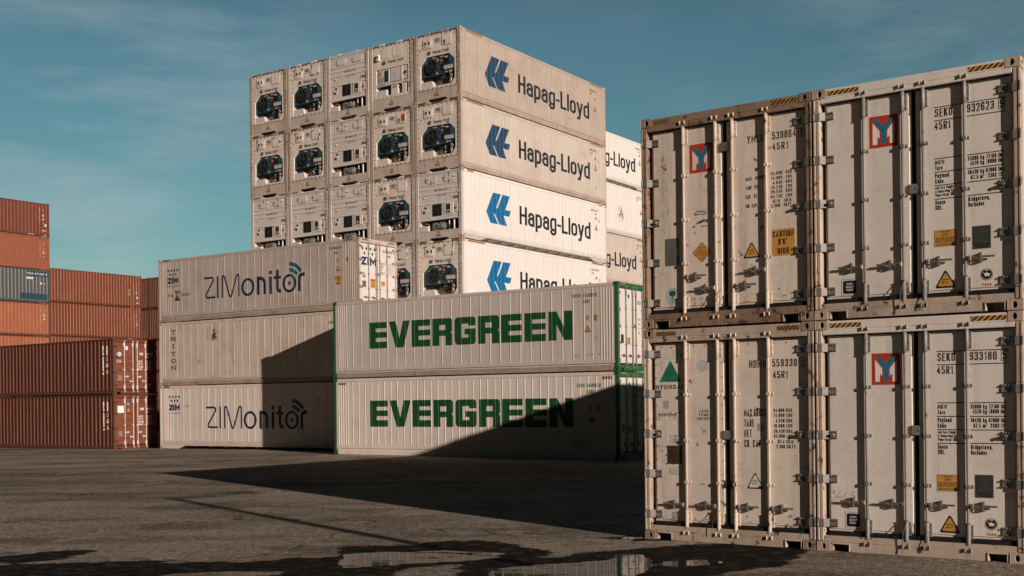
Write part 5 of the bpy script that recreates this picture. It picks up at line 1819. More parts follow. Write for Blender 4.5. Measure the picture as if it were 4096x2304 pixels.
D = Marks(); D.rect(.76, 1.08, .90, 1.28, 0, 0); D.text('CAUTION', .92, 1.17, .075, .27, .014, 1, align='c'); D.text("9'-6\"", .92, 1.055, .075, .18, .014, 1, align='c'); D.text('HIGH', .92, .93, .075, .16, .014, 1, align='c')
D.build(dl, 'height_label', fm, [M['yellow'], M['ink']])
D = Marks(); D.rect(.25, .48, .90, 1.16, 0, 0); D.build(dl, 'data_plate', fm, [M['greyplate']])
D = Marks()
D.text('ZCLU', 1.55, 2.40, .12, .24, .018); D.text('993195 0', 1.87, 2.40, .12, .42, .018); D.text('45R1', 1.87, 2.22, .12, .22, .018)
for s_, z, w_ in (('MAX.G.W.', 1.90, .38), ('TARE', 1.77, .19), ('NET', 1.64, .14), ('CU.CAP.', 1.50, .30)):
    D.text(s_, 1.40, z, .10, w_, .014)
for k, s_ in enumerate(('35000 KG', '77160 LBS', '4500 KG', '9920 LBS', '30500 KG', '67240 LBS', '67 CU.M', '2367 CU.FT')):
    D.text(s_, 2.24, 1.93 - .062 * k, .045, .34, .006, align='r')
D.build(dr, 'lettering', fm, [M['ink']])
D = Marks(); D.rect(1.45, 1.70, 1.02, 1.22, 0, 0); D.lines(1.47, 1.68, 1.04, 1.20, 5, 1, .4, 4); D.build(dr, 'caution_label', fm, [M['yellow'], M['woodrust']])

t = thing('refrigerated_container', 'stained grey container with faded vertical lettering and dark smudge, middle of its stack of three', 'reefer container', c_origin(1), CA + PI / 2, 'stack of three grey containers')
shell(t, HC, ('cmid', 'cmid'), zmats_mid, .085, .10)
door_end(t, HC, zmats_mid, 'plain', H_ALL)
cuts, dep, _h = ribprof('cmid')
D = Marks()
for k, (ch, z) in enumerate((('T', 2.330), ('R', 2.020), ('I', 1.690), ('T', 1.335), ('O', 1.015), ('N', .70))):
    wch = .34 if ch != 'I' else .07
    D.text(ch, .975, z, .205, wch, .062 if ch not in 'I' else .07, 0, .9, .1, 'c')
    if ch in 'TI':
        D.rect(.975 - .09, .975 + .09, z, z + .035, 0, 1)
    if ch == 'I':
        D.rect(.975 - .09, .975 + .09, z + .17, z + .205, 0, 1)
    if ch in 'RN':
        D.rect(.975 - .19, .975 - .07, z, z + .03, 0, 1)
        D.rect(.975 + (.05 if ch == 'N' else .06), .975 + .18, z + (.175 if ch == 'N' else 0), z + (.205 if ch == 'N' else .03), 0, 1)
D.build(t, 'lettering', lm, [M['brownink']], cuts, dep)
D = Marks(); D.text('TRIU', 10.52, 2.37, .105, .27, .018); D.text('810522 4', 10.88, 2.37, .105, .5, .018)
D.build(t, 'serial_number', lm, [M['ink']], cuts, dep)
D = Marks()
D.stroke([(2.62, .99), (2.76, .99), (2.76, 1.12), (2.62, 1.12)], .014, 0, True); D.rect(2.06, 2.34, .38, .58, 1, 0); D.stroke([(2.14, .42), (2.28, .42), (2.28, .54), (2.14, .54)], .012, 0, True)
D.stroke([(3.22, 2.50), (3.26, 2.12, .05), (3.24, 2.02)], .02, 2); D.stroke([(3.70, 2.74), (3.66, 2.42)], .022, 2)
rr = random.Random(2)
for k in range(46):                                             # sooty rub mark
    a = rr.uniform(0, 2 * PI); rad = abs(rr.gauss(0, .115))
    x, z = 3.70 + rad * math.cos(a) * .8, 2.17 + rad * math.sin(a) * 1.1
    D.poly(circle(x, z, rr.uniform(.015, .06), rr.uniform(.03, .10), 7), 3, .5 + k * .04)
for x, z in ((4.93, 1.02), (4.99, .86), (5.08, .98)):
    D.stroke([(x, z), (x + .01, z - .12)], .016, 2)
D.build(t, 'scuff_mark', lm, [M['brownink'], M['palefilm'], M['brownplate'], M['soot']], cuts, dep)

t = thing('refrigerated_container', 'off white container with thin navy lettering, lowest of its stack of three on the asphalt', 'reefer container', c_origin(0), CA + PI / 2, 'stack of three grey containers')
shell(t, HC, ('clow', 'clow'), zmats_low, .085, .10, True)
door_end(t, HC, zmats_low, 'plain', H_ALL)
zim_marks(t, 'clow', .055, .03, False)
cuts, dep, _h = ribprof('clow')
D = Marks(); D.rect(1.70, 2.00, 1.85, 2.06, 0, 0); D.text('CA', 1.73, 1.89, .13, .24, .018, 1, .75, .2)
D.build(t, 'small_label', lm, [M['paper'], M['greeninky']], cuts, dep)
side_stripes(t, left_map(.005), ((.32, .70, 6),), [M['yellowdirty'], M['ink']], 2.79, 2.86)
D = Marks()
for x, z, h_ in ((9.95, 1.95, .38), (10.28, 1.25, .16), (8.75, .72, .38), (9.0, .70, .30), (7.2, 2.66, .06), (3.5, 2.55, .05)):
    D.conv([(x, z), (x + .02, z + .02), (x + .035, z + h_), (x - .01, z + h_ * .8)], 0, 0)
D.build(t, 'scuff_mark', lm, [M['greyprint']], cuts, dep)

# ------------------------------------------------------------------ green framed pair
DX0, DY0, DA = -5.63014, 44.88105, -.5962794
def evergreen(D, m=0):
    z0, z1 = 1.062, 2.036
    R_ = lambda a, b_, c, d: D.rect(a, b_, c, d, m, 0)
    def E_(x, w=.845):
        R_(x, x + .315, z0, z1); R_(x + .315, x + w, 1.805, z1); R_(x + .315, x + w, 1.456, 1.668); R_(x + .315, x + w, z0, 1.308)
    def Rr(x, w):
        R_(x, x + .305, z0, z1)
        D.poly(fillet([(x + .305, z1), (x + .305, 1.796), (x + w, 1.796), (x + w, z1, .13)], True), m, 0)
        D.poly(fillet([(x + .575, 1.796), (x + .575, 1.618), (x + w, 1.618), (x + w, 1.796)], True), m, 0)
        D.poly([(x + .305, 1.618), (x + w, 1.618), (x + w - .012, 1.560), (x + w - .055, 1.520), (x + w - .012, 1.480), (x + w, 1.408), (x + .305, 1.408)], m, 0)
        R_(x + .578, x + w, z0, 1.408)
    E_(1.772)
    D.poly([(2.706, z1), (3.032, z1), (3.199, 1.402), (3.368, z1), (3.692, z1), (3.386, z0), (3.024, z0)], m, 0)
    E_(3.766)
    Rr(4.710, .876)
    x = 5.682; w = .906
    D.poly(fillet([(x, z0, .16), (x + .308, z0), (x + .308, z1), (x, z1, .16)], True), m, 0)
    D.poly(fillet([(x + .308, 1.800), (x + w, 1.800), (x + w, z1, .13), (x + .308, z1)], True), m, 0)
    R_(x + .600, x + w, 1.722, 1.800)
    D.poly(fillet([(x + .308, z0), (x + w, z0, .13), (x + w, 1.307), (x + .308, 1.307)], True), m, 0)
    R_(x + .600, x + w, 1.307, 1.620); R_(x + .436, x + .600, 1.418, 1.620)
    Rr(6.695, .884)
    E_(7.655); E_(8.606)
    D.poly([(9.562, z0), (9.872, z0), (9.872, z1), (9.562, z1)], m, 0); D.poly([(10.170, z0), (10.479, z0), (10.479, z1), (10.170, z1)], m, 0)
    D.poly([(9.872, z1), (9.872, 1.600), (10.170, z0), (10.170, 1.498)], m, 0)

gm = dict(side=M['whiteribs'], rail=M['rail'], toprail=M['whiteribs'], post=M['green'], casting=M['green'], door=M['white'], header=M['green'], sill=M['green'],
          hinge=M['steeldull'], bolt=M['steeldull'], rod=M['steel'], handle=M['steeldull'])
gm2 = dict(gm, side=M['zimw'], toprail=M['zimw'], rail=M['zimw'])
for lev, key, num, mats in ((1, 'dtop', '5540328', gm), (0, 'dlow', '5650520', gm2)):
    lbl = 'green framed grey container with block green lettering, upper of the pair' if lev else 'green framed white container with block green lettering, lower of the pair on the asphalt'
    t = thing('refrigerated_container', lbl, 'reefer container', pos((DX0, DY0), DA, L, 0, lev * HP), DA + PI / 2, 'green framed pair')
    shell(t, HC, (key, key), mats, .12, .12)
    dl, dr = door_end(t, HC, mats, 'plain', H_ALL)
    header_stripes(t, HC, [M['yellow'], M['ink']], (.20, .55))
    cuts, dep, _h = ribprof(key)
    D = Marks(); evergreen(D)
    D.build(t, 'lettering', lm, [M['greenfilm']], cuts, dep)
    D = Marks()
    ox, oz = (0, 0) if lev else (.12, -.06)
    D.text('EMCU', 10.508 + ox, 2.450 + oz, .118, .292, .021); D.text(num[:6], 10.895 + ox, 2.448 + oz, .118, .375, .021); D.text(num[6], 11.338 + ox, 2.446 + oz, .112, .050, .019)
    D.stroke([(11.322 + ox, 2.432 + oz), (11.405 + ox, 2.432 + oz), (11.405 + ox, 2.575 + oz), (11.322 + ox, 2.575 + oz)], .008, 0, True)
    D.text('45R1', 10.905 + ox, 2.245 + oz, .116, .245, .021)
    D.build(t, 'serial_number', lm, [M['greeninky']], cuts, dep)
    D = Marks()
    ox, oz = (0, 0) if lev else (.07, -.06)
    D.stroke([(11.0 + ox, 1.74 + oz), (11.118 + ox, 1.74 + oz), (11.118 + ox, 1.845 + oz), (11.0 + ox, 1.845 + oz)], .011, 1, True); D.text('ic', 11.06 + ox, 1.755 + oz, .07, .08, .013, 1, align='c')
    D.text('70' if lev else '87', 11.02 + ox, 1.675 + oz, .050, .075, .012, 1)
    D.rect(11.295 + ox, 11.412 + ox, 1.66 + oz, 1.845 + oz, 1, 0); D.rect(11.305 + ox, 11.402 + ox, 1.67 + oz, 1.835 + oz, 0, 1)
    D.text('2.9m', 11.353 + ox, 1.77 + oz, .05, .08, .010, 1, align='c'); D.text("9'6\"", 11.353 + ox, 1.69 + oz, .05, .07, .010, 1, align='c')
    D.build(t, 'size_label', lm, [M['yellow'], M['ink']], cuts, dep)
    D = Marks(); D.tri(11.055 + ox * 1.9, 1.285 + oz, .255, .235, 0, 1, .12); D.build(t, 'warning_triangle', lm, [M['yellow'], M['ink']], cuts, dep)
    if lev:
        side_stripes(t, left_map(.009), ((.40, .74, 6), (11.52, 11.86, 6)), [M['yellowdirty'], M['ink']], 2.768, 2.812)
        D = Marks()
        D.text('2021', 10.52, .46, .12, .24, .010, 0, slant=.1); D.text('6m', 11.02, .50, .12, .22, .010, 0, slant=.2)
        D.stroke(circle(11.06, .85, .12, .17, 16), .008, 1, True); D.text('4', 11.40, .80, .22, .12, .008, 1, slant=.2)
        D.rect(11.39, 11.42, 1.21, 1.24, 2, 0); D.rect(11.47, 11.51, .54, .58, 3, 0)
        D.lines(11.30, 11.48, 1.02, 1.15, 4, 0, .25, 4)
        for x, z, h_ in ((8.75, .93, .30), (8.95, .90, .34), (3.0, 1.75, .1), (2.3, 2.36, .02), (4.6, 1.95, .07), (8.8, 1.1, .3)):
            D.conv([(x, z), (x + .012, z), (x + .02, z + h_), (x - .006, z + h_ * .9)], 0, 0)
        D.build(t, 'chalk_scrawl', lm, [M['scrawl'], M['palefilm'], M['ink'], M['navyink2'], M['palefilm']], cuts, dep, gap=.12)
    else:
        for u, v in ((.235, .60), (11.575, 11.96)):
            D = Marks(); D.stripes(u, v, 2.640, 2.727, 4, 0, 1, 1.)
            D.build(t, 'hazard_stripe', lm, [M['yellow'], M['ink']], cuts, dep)
        D = Marks()
        D.text('202 3', 10.50, .73, .11, .36, .011, 0, slant=.15); D.text('CHILLED', 10.44, .42, .17, .78, .012, 0, .7, .2, 'l', .12)
        for x, z, h_ in ((8.78, .72, .34), (8.98, .80, .28), (9.1, .84, .2), (8.76, 1.1, .35), (7.2, .53, .10), (9.18, .44, .12)):
            D.conv([(x, z), (x + .016, z), (x + .02, z + h_), (x - .006, z + h_ * .9)], 0, 0)
        D.build(t, 'chalk_scrawl', lm, [M['scrawl']], cuts, dep)
        b = MB()                                                 # crumpled patch of the skin
        n = 10
        V = []
        for i in range(n + 1):
            for j in range(7):
                s_ = 8.32 + .9 * i / n
                z = .58 + .42 * j / 6 + .03 * math.sin(i * 1.1 + 1)
                e = 0 if (i in (0, n) or j in (0, 6)) else .018 * abs(math.sin(i * 1.9 + j * .7)) + .012 * (j % 2)
                V.append((PB - .002 - RH * .3 - e, L - s_, z))
        b.add(V, [(i * 7 + j, (i + 1) * 7 + j, (i + 1) * 7 + j + 1, i * 7 + j + 1) for i in range(n) for j in range(6)])
        part(t, 'dented_patch', b.mesh('dented_patch'), M['zimw'])
    fm = front_map(DY)
    D = Marks()
    D.text('EMCU', 1.46, 2.23, .12, .28, .02); D.text(num[:6], 1.86, 2.23, .12, .34, .02); D.text('45R1', 1.86, 2.05, .12, .24, .02)
    for k, s_ in enumerate(('GROSS', 'TARE', 'NET', 'CUBE') if lev else ('MAX.GROSS', 'TARE', 'PAYLOAD', 'CU.CAP')):
        D.text(s_, 1.55, 1.70 - .15 * k, .06, None, .010)
    D.build(dr, 'lettering', fm, [M['greeninky']])
    D = Marks()
    D.rect(.29, .49, .90, 1.19, 1, 0); D.rect(.74, .98, .87, 1.11, 0, 0); D.lines(.76, .96, .89, 1.09, 6, 3, .4, 6); D.rect(1.42, 1.66, .45, .57, 0, 0)
    D.poly(circle(.86, 2.46, .06, .07, 14), 2, 0)
    D.build(dl, 'caution_label', fm, [M['yellow'], M['darkplate'], M['navyink2'], M['woodrust']])

# ------------------------------------------------------------------ corrugated steel containers
CP = .30
def corr(s):
    """0 on the outer face of a corrugation, .036 in its valley"""
    u = (s - .19) % CP
    if u < .075: return 0.
    if u < .105: return .036 * (u - .075) / .030
    if u < .270: return .036
    return .036 * (CP - u) / .030
CB = sorted([.19 + CP * k + d for k in range(40) for d in (0, .075, .105, .270) if .14 < .19 + CP * k + d < L - .14])
CX_OUT = .010
def corr_dep(s):
    return .036 - corr(s)
def corr_map():
    return lambda s, z, d: (CX_OUT + .036 - d, L - s, z)

def corr_side(H, right, seed):
    b = MB()
    rr = random.Random(seed)
    ss = [.13] + CB + [L - .13]
    zs = [.155] + [.155 + (H - .25) * k / 5 for k in range(1, 5)] + [H - .095]
    def P(s, z, k):
        e = CX_OUT + corr(s)
        if 0 < k < len(zs) - 1:
            e += dents.get((round(s, 3), k), 0)
        return (WD - e, s, z) if right else (e, L - s, z)
    dents = {}
    for _ in range(26):
        k = rr.randint(1, 4); i = rr.randint(4, len(ss) - 5)
        for j in range(i - 2, i + 3):
            dents[(round(ss[j], 3), k)] = rr.uniform(.0, .012)
    nz = len(zs)
    V = [P(s, z, k) for s in ss for k, z in enumerate(zs)]
    for i in range(len(ss) - 1):
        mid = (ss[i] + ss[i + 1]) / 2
        outer = corr(ss[i]) < .001 and corr(ss[i + 1]) < .001 and corr(mid) < .001  # proud faces get the paler coat: wear plus painted sun-and-shade striping
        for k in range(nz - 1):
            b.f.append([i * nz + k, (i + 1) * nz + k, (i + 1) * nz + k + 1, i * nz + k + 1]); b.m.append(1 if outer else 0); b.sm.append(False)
    b.v = V
    return b.mesh('corrugated_side', 2)

def dry_rails(H, right):
    b = MB()
    X = (lambda x: WD - x) if right else (lambda x: x)
    b.box(X(.004), X(.07), .18, L - .18, H - .085, H - .025)
    b.box(X(.008), X(.06), .13, L - .13, H - .097, H - .085)
    return b.mesh('top_rail', 1, .004)
def dry_brail(H, right):
    b = MB()
    X = (lambda x: WD - x) if right else (lambda x: x)
    b.box(X(.004), X(.06), .18, L - .18, .012, .150)
    b.box(X(.008), X(.06), .13, L - .13, .150, .160)
    return b.mesh('bottom_rail', 1, .004)

def end_wall(H, stripes=False):
    """corrugated front wall at the far end (y = L)"""
    b = MB()
    x0, x1 = .10, WD - .10
    p = .2486
    xs, n = [], 9
    V = []
    def e(u):
        u = u % p
        if u < .07: return 0.
        if u < .11: return .045 * (u - .07) / .04
        if u < .2086: return .045
        return .045 * (p - u) / .04
    br = sorted([x0 + p * k + d for k in range(n) for d in (0, .07, .11, .2086)] + [x1])
    for x in br:
        y = L - .012 - e(x - x0)
        V += [(x, y, .16), (x, y, H - .11)]
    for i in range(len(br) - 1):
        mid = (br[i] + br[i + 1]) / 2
        b.f.append([2 * i, 2 * i + 2, 2 * i + 3, 2 * i + 1]); b.m.append(1 if e(mid - x0) < .001 else 0); b.sm.append(False)  # same paler coat on proud faces, stripe light painted into the colour
    b.v = V
    b.box(.165, WD - .165, L - .08, L - .004, H - .112, H - .02, 0)
    b.box(.165, WD - .165, L - .08, L - .004, .012, .16, 0)
    return b.mesh('end_wall', 2)

def dry(t, H, body, outer, frame, seed, front=True):
    castings(t, H, frame)
    posts(t, H, .095, .095, frame)
    for right in (False, True):
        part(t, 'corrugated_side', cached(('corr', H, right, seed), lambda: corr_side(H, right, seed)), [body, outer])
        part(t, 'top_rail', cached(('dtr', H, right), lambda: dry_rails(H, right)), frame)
        part(t, 'bottom_rail', cached(('dbr', H, right), lambda: dry_brail(H, right)), frame)
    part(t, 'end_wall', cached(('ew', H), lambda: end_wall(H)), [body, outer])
    def roof():
        b = MB(); b.box(.06, WD - .06, .10, L - .05, H - .06, H - .035); b.box(.06, WD - .06, .1, L - .05, .13, .16)
        return b.mesh('roof_panel')
    part(t, 'roof_panel', cached(('droof', H), roof), body)

def dry_door(H, x0, x1):
    b = MB()
    z0, z1 = .25, H - .20
    bands = [2.21, 1.64, 1.36, 1.08, .50]
    prof = [(DY + .08, z0), (DY, z0)]
    for z in sorted(bands):
        prof += [(DY, z - .065), (DY + .038, z - .035), (DY + .038, z + .035), (DY, z + .065)]
    prof += [(DY, z1), (DY + .08, z1)]
    b.prism(prof, 'x', x0 + .08, x1 - .08)
    b.box(x0, x0 + .08, DY - .004, DY + .08, z0, z1); b.box(x1 - .08, x1, DY - .004, DY + .08, z0, z1)
    b.box(x0 + .08, x1 - .08, DY - .003, DY + .07, z0, z0 + .06); b.box(x0 + .08, x1 - .08, DY - .003, DY + .07, z1 - .06, z1)
    return b.mesh('door', 1)

def vtext(D, body, s, z, h, gap, t=.018, m=0):
    for ch in body:
        if ch != ' ':
            D.text(ch, s, z - h, h, h * .58, t, m, align='c')
            z -= gap
        else:
            z -= gap * .55

def dry_marks(t, number, code, sq, extra=None):
    D = Marks()
    vtext(D, number, 11.37, 2.25, .088, .112)
    vtext(D, code, 11.67, 2.24, .088, .112)
    D.build(t, 'serial_number', corr_map(), [M['whitefilm']], CB, corr_dep, gap=.10)
    D = Marks()
    D.rect(11.60, 11.74, 1.55, 1.70, 1 if sq else 2, 0); D.rect(11.63, 11.71, 1.58, 1.62, 0, 2); D.rect(11.63, 11.71, 1.64, 1.68, 0, 2)
    D.rect(11.60, 11.74, 1.26, 1.42, 2, 0); D.rect(11.62, 11.72, 1.34, 1.40, 0, 2); D.rect(11.64, 11.70, 1.28, 1.31, 0, 2)
    D.build(t, 'size_label', corr_map(), [M['ink'], M['yellow'], M['whitefilm']], CB, corr_dep)
    D = Marks(); D.tri(11.68, .93, .24, .23, 0, 1, .10); D.build(t, 'warning_triangle', corr_map(), [M['yellow'], M['ink']], CB, corr_dep)
    if extra:
        D = Marks(); extra(D)
        D.build(t, 'sticker', corr_map(), [M['whitefilm'], M['redfilm'], M['navyfilm'], M['scrawl']], CB, corr_dep)

# the rust red pair with doors towards the camera
EX, EY, EA = -16.99, 54.33, .925
hE = ((.629, .81, 1), (1.10, .59, -1), (1.342, .80, 1), (1.815, .60, -1))
em = dict(post=M['redframe'], header=M['red'], sill=M['red'])
for lev, num in ((1, '4061608'), (0, '4037833')):
    lbl = 'rust red corrugated container with pale blue disc on its door, upper of the pair' if lev else 'rust red corrugated container with white square on its door, lower of the pair'
    t = thing('shipping_container', lbl, 'shipping container', pos((EX, EY), EA, 0, 0, -.095 + lev * SP), EA, 'rust red pair')
    dry(t, SC, M['red'], M['red'], M['redframe'], 5 + lev)
    H = SC
    part(t, 'door_header', cached(('hdr', H), lambda: header_mesh(H)), M['red'])
    part(t, 'door_sill', cached('sill', sill_mesh), M['red'])
    part(t, 'door_gasket', cached(('gsk', H), lambda: gasket_mesh(H)), M['rubber'])
    ds = []
    for i, (a, c) in enumerate((DL, DR)):
        d = part(t, 'door', cached(('drydoor', i), lambda: dry_door(H, a, c)), M['reddoor'])
        for k, z in enumerate((.4, 1.0, 1.7, 2.2)):
            part(d, 'hinge', cached(('hinge', z, i, False), lambda: hinge_mesh(z, i == 1, False)), [M['red'], M['red']])
        for x in ((.629, 1.10), (1.342, 1.815))[i]:
            part(d, 'lock_rod', cached(('rod', x, H, (1.14,)), lambda: rod_mesh(x, H, (1.14,))), [M['rodwhite'], M['steeldull']])
        for hx, hz, hd in hE[2 * i:2 * i + 2]:
            part(d, 'handle', cached(('hnd', hx, hz, hd), lambda: handle_mesh(hx, hz, hd)), [M['rodwhite'], M['steeldull']])
        ds.append(d)
    fm = front_map(DY - .002)
    T = Marks()
    T.text('BSIU', 1.50, 1.84, .11, .19, .020); T.text(num[:6], 1.86, 1.84, .11, .32, .018); T.text(num[6], 2.24, 1.84, .11, .05, .018); T.text('42G1', 1.86, 1.70, .10, .2, .018)
    for s_, z, sl in (('MAX.WT.', 1.50, 0), ('TARE WT.', 1.375, 0), ('PAYLOAD', 1.25, .2), ('CU.CAP.', 1.125, 0)):
        T.text(s_, 1.40, z, .085, .27, .017, 0, .46, .17, 'l', sl)
    for k in range(8):
        T.text(('32500 KGS', '71650 LBS', '3680 KGS', '8110 LBS', '28820 KGS', '63540 LBS', '67.7 CU.M', '2390 CU.FT')[k], 1.88, 1.56 - .06 * k, .042, .26, .007)
    T.build(ds[1], 'lettering', fm, [M['whitefilm']], gap=.13)
    D = Marks()
    if lev:
        D.rect(.18, .51, 1.70, 2.03, 2, 0); D.poly(circle(.38, 1.855, .115, None, 20), 1, 2); D.text('B', .20, 1.83, .07, .05, .012, 0, lay0=1)
        D.poly(rrect(.70, .85, 2.05, 2.24, .06), 0, 0); D.stroke([(.745, 2.10), (.805, 2.10), (.805, 2.19), (.745, 2.19)], .012, 2, True)
        D.lines(.15, .48, 1.45, 1.60, 3, 0, .3, 5)
        D.rect(2.0, 2.1, .42, .48, 0, 0); D.rect(1.27, 1.31, .33, .44, 4, 0)
    else:
        D.rect(.24, .58, 1.72, 2.05, 0, 0); D.rect(.76, .89, 2.07, 2.25, 5, 0); D.rect(.77, .88, 2.12, 2.15, 0, 2)
        D.rect(2.0, 2.1, .46, .52, 1, 0)
    D.rect(.29, .49, .62, .87, 3, 0)
    D.build(ds[0], 'sticker', fm, [M['whitefilm'], M['palegrey'], M['redframe'], M['steel'], M['yellow'], M['cyanfilm']])
    if not lev:
        D = Marks(); D.tri(.84, 1.77, .22, .21, 0, 1, .10); D.build(ds[0], 'warning_triangle', fm, [M['yellow'], M['ink']])
    dry_marks(t, 'BSIU ' + num[:6] + ' ' + num[6], '42G1', True)

# tall stack at the left edge, and the row behind it
GX, GY, GA = -33.83598, 92.49899, .9254564
gl = [
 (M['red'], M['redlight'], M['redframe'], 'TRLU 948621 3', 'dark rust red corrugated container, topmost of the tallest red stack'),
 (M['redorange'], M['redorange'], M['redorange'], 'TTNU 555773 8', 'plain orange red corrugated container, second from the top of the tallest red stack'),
 (M['bluegrey'], M['bluewornlit'], M['bluegrey'], '', 'faded blue grey corrugated container with navy patches, between red ones'),
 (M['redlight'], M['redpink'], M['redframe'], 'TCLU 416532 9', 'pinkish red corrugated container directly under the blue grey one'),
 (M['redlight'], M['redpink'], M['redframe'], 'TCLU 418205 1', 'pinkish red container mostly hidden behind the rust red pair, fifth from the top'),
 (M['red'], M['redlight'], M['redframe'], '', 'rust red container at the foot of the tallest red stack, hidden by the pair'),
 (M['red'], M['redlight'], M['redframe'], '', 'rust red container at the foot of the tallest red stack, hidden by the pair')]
for k, (bm_, om, fr, num, lbl) in enumerate(gl):
    t = thing('shipping_container', lbl, 'shipping container', (GX, GY, -.285 + (6 - k) * SP), GA + PI / 2, 'containers of the left stack')
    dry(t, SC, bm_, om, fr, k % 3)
    if num:
        dry_marks(t, num, '42G1', k == 1, (lambda D: (D.rect(11.80, 11.94, .78, .95, 0, 0), D.rect(11.84, 11.90, .83, .90, 1, 2), D.rect(11.55, 11.9, .42, .46, 0, 0))) if k == 0 else None)
    if k == 2:
        D = Marks()
        D.rect(10.15, 12.02, 2.02, 2.44, 1, 0); D.rect(9.55, 11.95, .22, .68, 1, 0)
        D.text('TCLU 471236 2', 10.22, 2.15, .15, 1.72, .026, 0, lay0=2)
        D.rect(10.18, 10.72, 1.80, 1.94, 0, 0); D.text('42G1', 10.24, 1.83, .09, .4, .02, 1)
        D.rect(11.36, 11.48, 1.42, 1.58, 0, 0); D.rect(11.62, 11.76, 1.42, 1.58, 2, 0)
        D.build(t, 'serial_number', corr_map(), [M['whitefilm'], M['navyfilm'], M['yellow']], CB, corr_dep, gap=.15)
    if k == 0:
        D = Marks()
        D.text('CMA', 10.35, .045, .075, .5, .014, 0, 1.2, .2, 'l', .1); D.text('C', 11.75, .045, .085, .13, .018)
        D.build(t, 'chalk_scrawl', left_map(.004), [M['whitefilm']])

HX, HY, HA = -31.20602, 108.32048, .9262792
hz_ = -.30
zb_ = [hz_ + SP + 3 * HP, hz_ + SP + 2 * HP, hz_ + SP + HP, hz_ + SP, hz_]
for k in range(5):
    H = SC if k == 4 else HC
    lbl = ['red corrugated container with grey diamond mark, topmost beside the blue grey one', 'red corrugated container with dented ribs, directly under the one with the grey diamond',
           'red corrugated container showing a thin strip above the rust red pair', 'red container low in the middle stack, hidden behind the rust red pair', 'red container low in the middle stack, hidden behind the rust red pair'][k]
    t = thing('shipping_container', lbl, 'shipping container', (HX, HY, zb_[k]), HA + PI / 2, 'containers of the middle red stack')
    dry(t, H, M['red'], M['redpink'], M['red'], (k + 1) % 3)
    if k < 2:
        dry_marks(t, 'TCNU 790900 7' if k == 0 else 'TCLU 805432 0', '45G1', True,
                  (lambda D: (D.poly([(10.83, 1.0), (11.0, 1.16), (10.85, 1.33), (10.68, 1.16)], 3, 0), D.rect(10.68, 11.05, 1.42, 1.56, 3, 0), D.rect(11.70, 11.86, .35, .42, 0, 0), D.rect(11.70, 11.80, .78, .95, 0, 0))) if k == 0 else None)
        side_stripes(t, left_map(.004), ((11.5, 11.95, 5),), [M['yellow'], M['ink']], HC - .075, HC - .03)

IX, IY, IA = -30.89852, 109.76612, -.6286474
for col in (0, 1):
    for k in range(5):
        H = SC if k == 4 else HC
        lx = -col * (WD + .04)
        o = pos((IX, IY), IA, WD + lx, L, zb_[k])
        side = 'far stack beside the grey stack' if col == 0 else 'far stack beside the middle red stack'
        if k < 3:
            lbl = 'dark red corrugated end, %s of the %s' % (('top', 'second', 'third')[k], side)
        else:
            lbl = 'dark red container at the base of the far stacks, hidden behind the rust red pair'
        t = thing('shipping_container', lbl, 'shipping container', o, IA + PI, 'containers of the far red stacks')
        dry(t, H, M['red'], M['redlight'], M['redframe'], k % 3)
        if k < 3:
            back = lambda s, z, d: (WD - s, L - .004 + d, z)
            side_stripes(t, back, ((.20, .62, 5), (WD - .62, WD - .20, 5)), [M['yellow'], M['ink']], HC - .105, HC - .05)
            D = Marks(); D.rect(WD - .82, WD - .52, .25, .55, 0, 0); D.rect(WD - .78, WD - .56, .30, .36, 1, 2); D.rect(WD - .78, WD - .56, .44, .50, 1, 2)
            D.tri(1.28, 1.86, .24, .22, 0, 1, .1)
            D.build(t, 'height_label', lambda s, z, d: (WD - s, L - .012 + d, z), [M['yellow'], M['ink']])

# ------------------------------------------------------------------ lamp post outside the frame whose shadow lies on the asphalt
def lamp_post(x, y, hgt):
    t = thing('lamp_post', 'tall galvanised lamp post beside the camera casting a thin shadow over the asphalt', 'lamp post', (x, y, 0), 0)
    b = MB()
    b.tube((0, 0, 0), (0, 0, hgt), .15, 16, 0, .105); b.tube((0, 0, 0), (0, 0, .9), .23, 16); b.box(-.28, .28, -.28, .28, 0, .04)
    part(t, 'pole', b.mesh('pole', 1), M['steel'])
    b = MB()
    b.tube((0, 0, hgt - .1), (1.25, .85, hgt + .05), .06, 10)
    part(t, 'arm', b.mesh('arm', 1), M['steel'])
    b = MB(); b.box(-.35, .35, -.16, .16, -.06, .06)
    o = part(t, 'lamp_head', b.mesh('lamp_head', 1, .02), M['greyplate'])
    o.location = (1.45, 1.0, hgt + .05); o.rotation_euler = (0, 0, .6)
sun_az, sun_el = R(146.4), R(15.4)
sd = Vector((math.sin(sun_az) * math.cos(sun_el), math.cos(sun_az) * math.cos(sun_el), math.sin(sun_el)))
tip = (-6.59, 24.556)
hp_ = 8.2
ln = hp_ / math.tan(sun_el)
lamp_post(tip[0] + math.sin(sun_az) * ln, tip[1] + math.cos(sun_az) * ln, hp_)

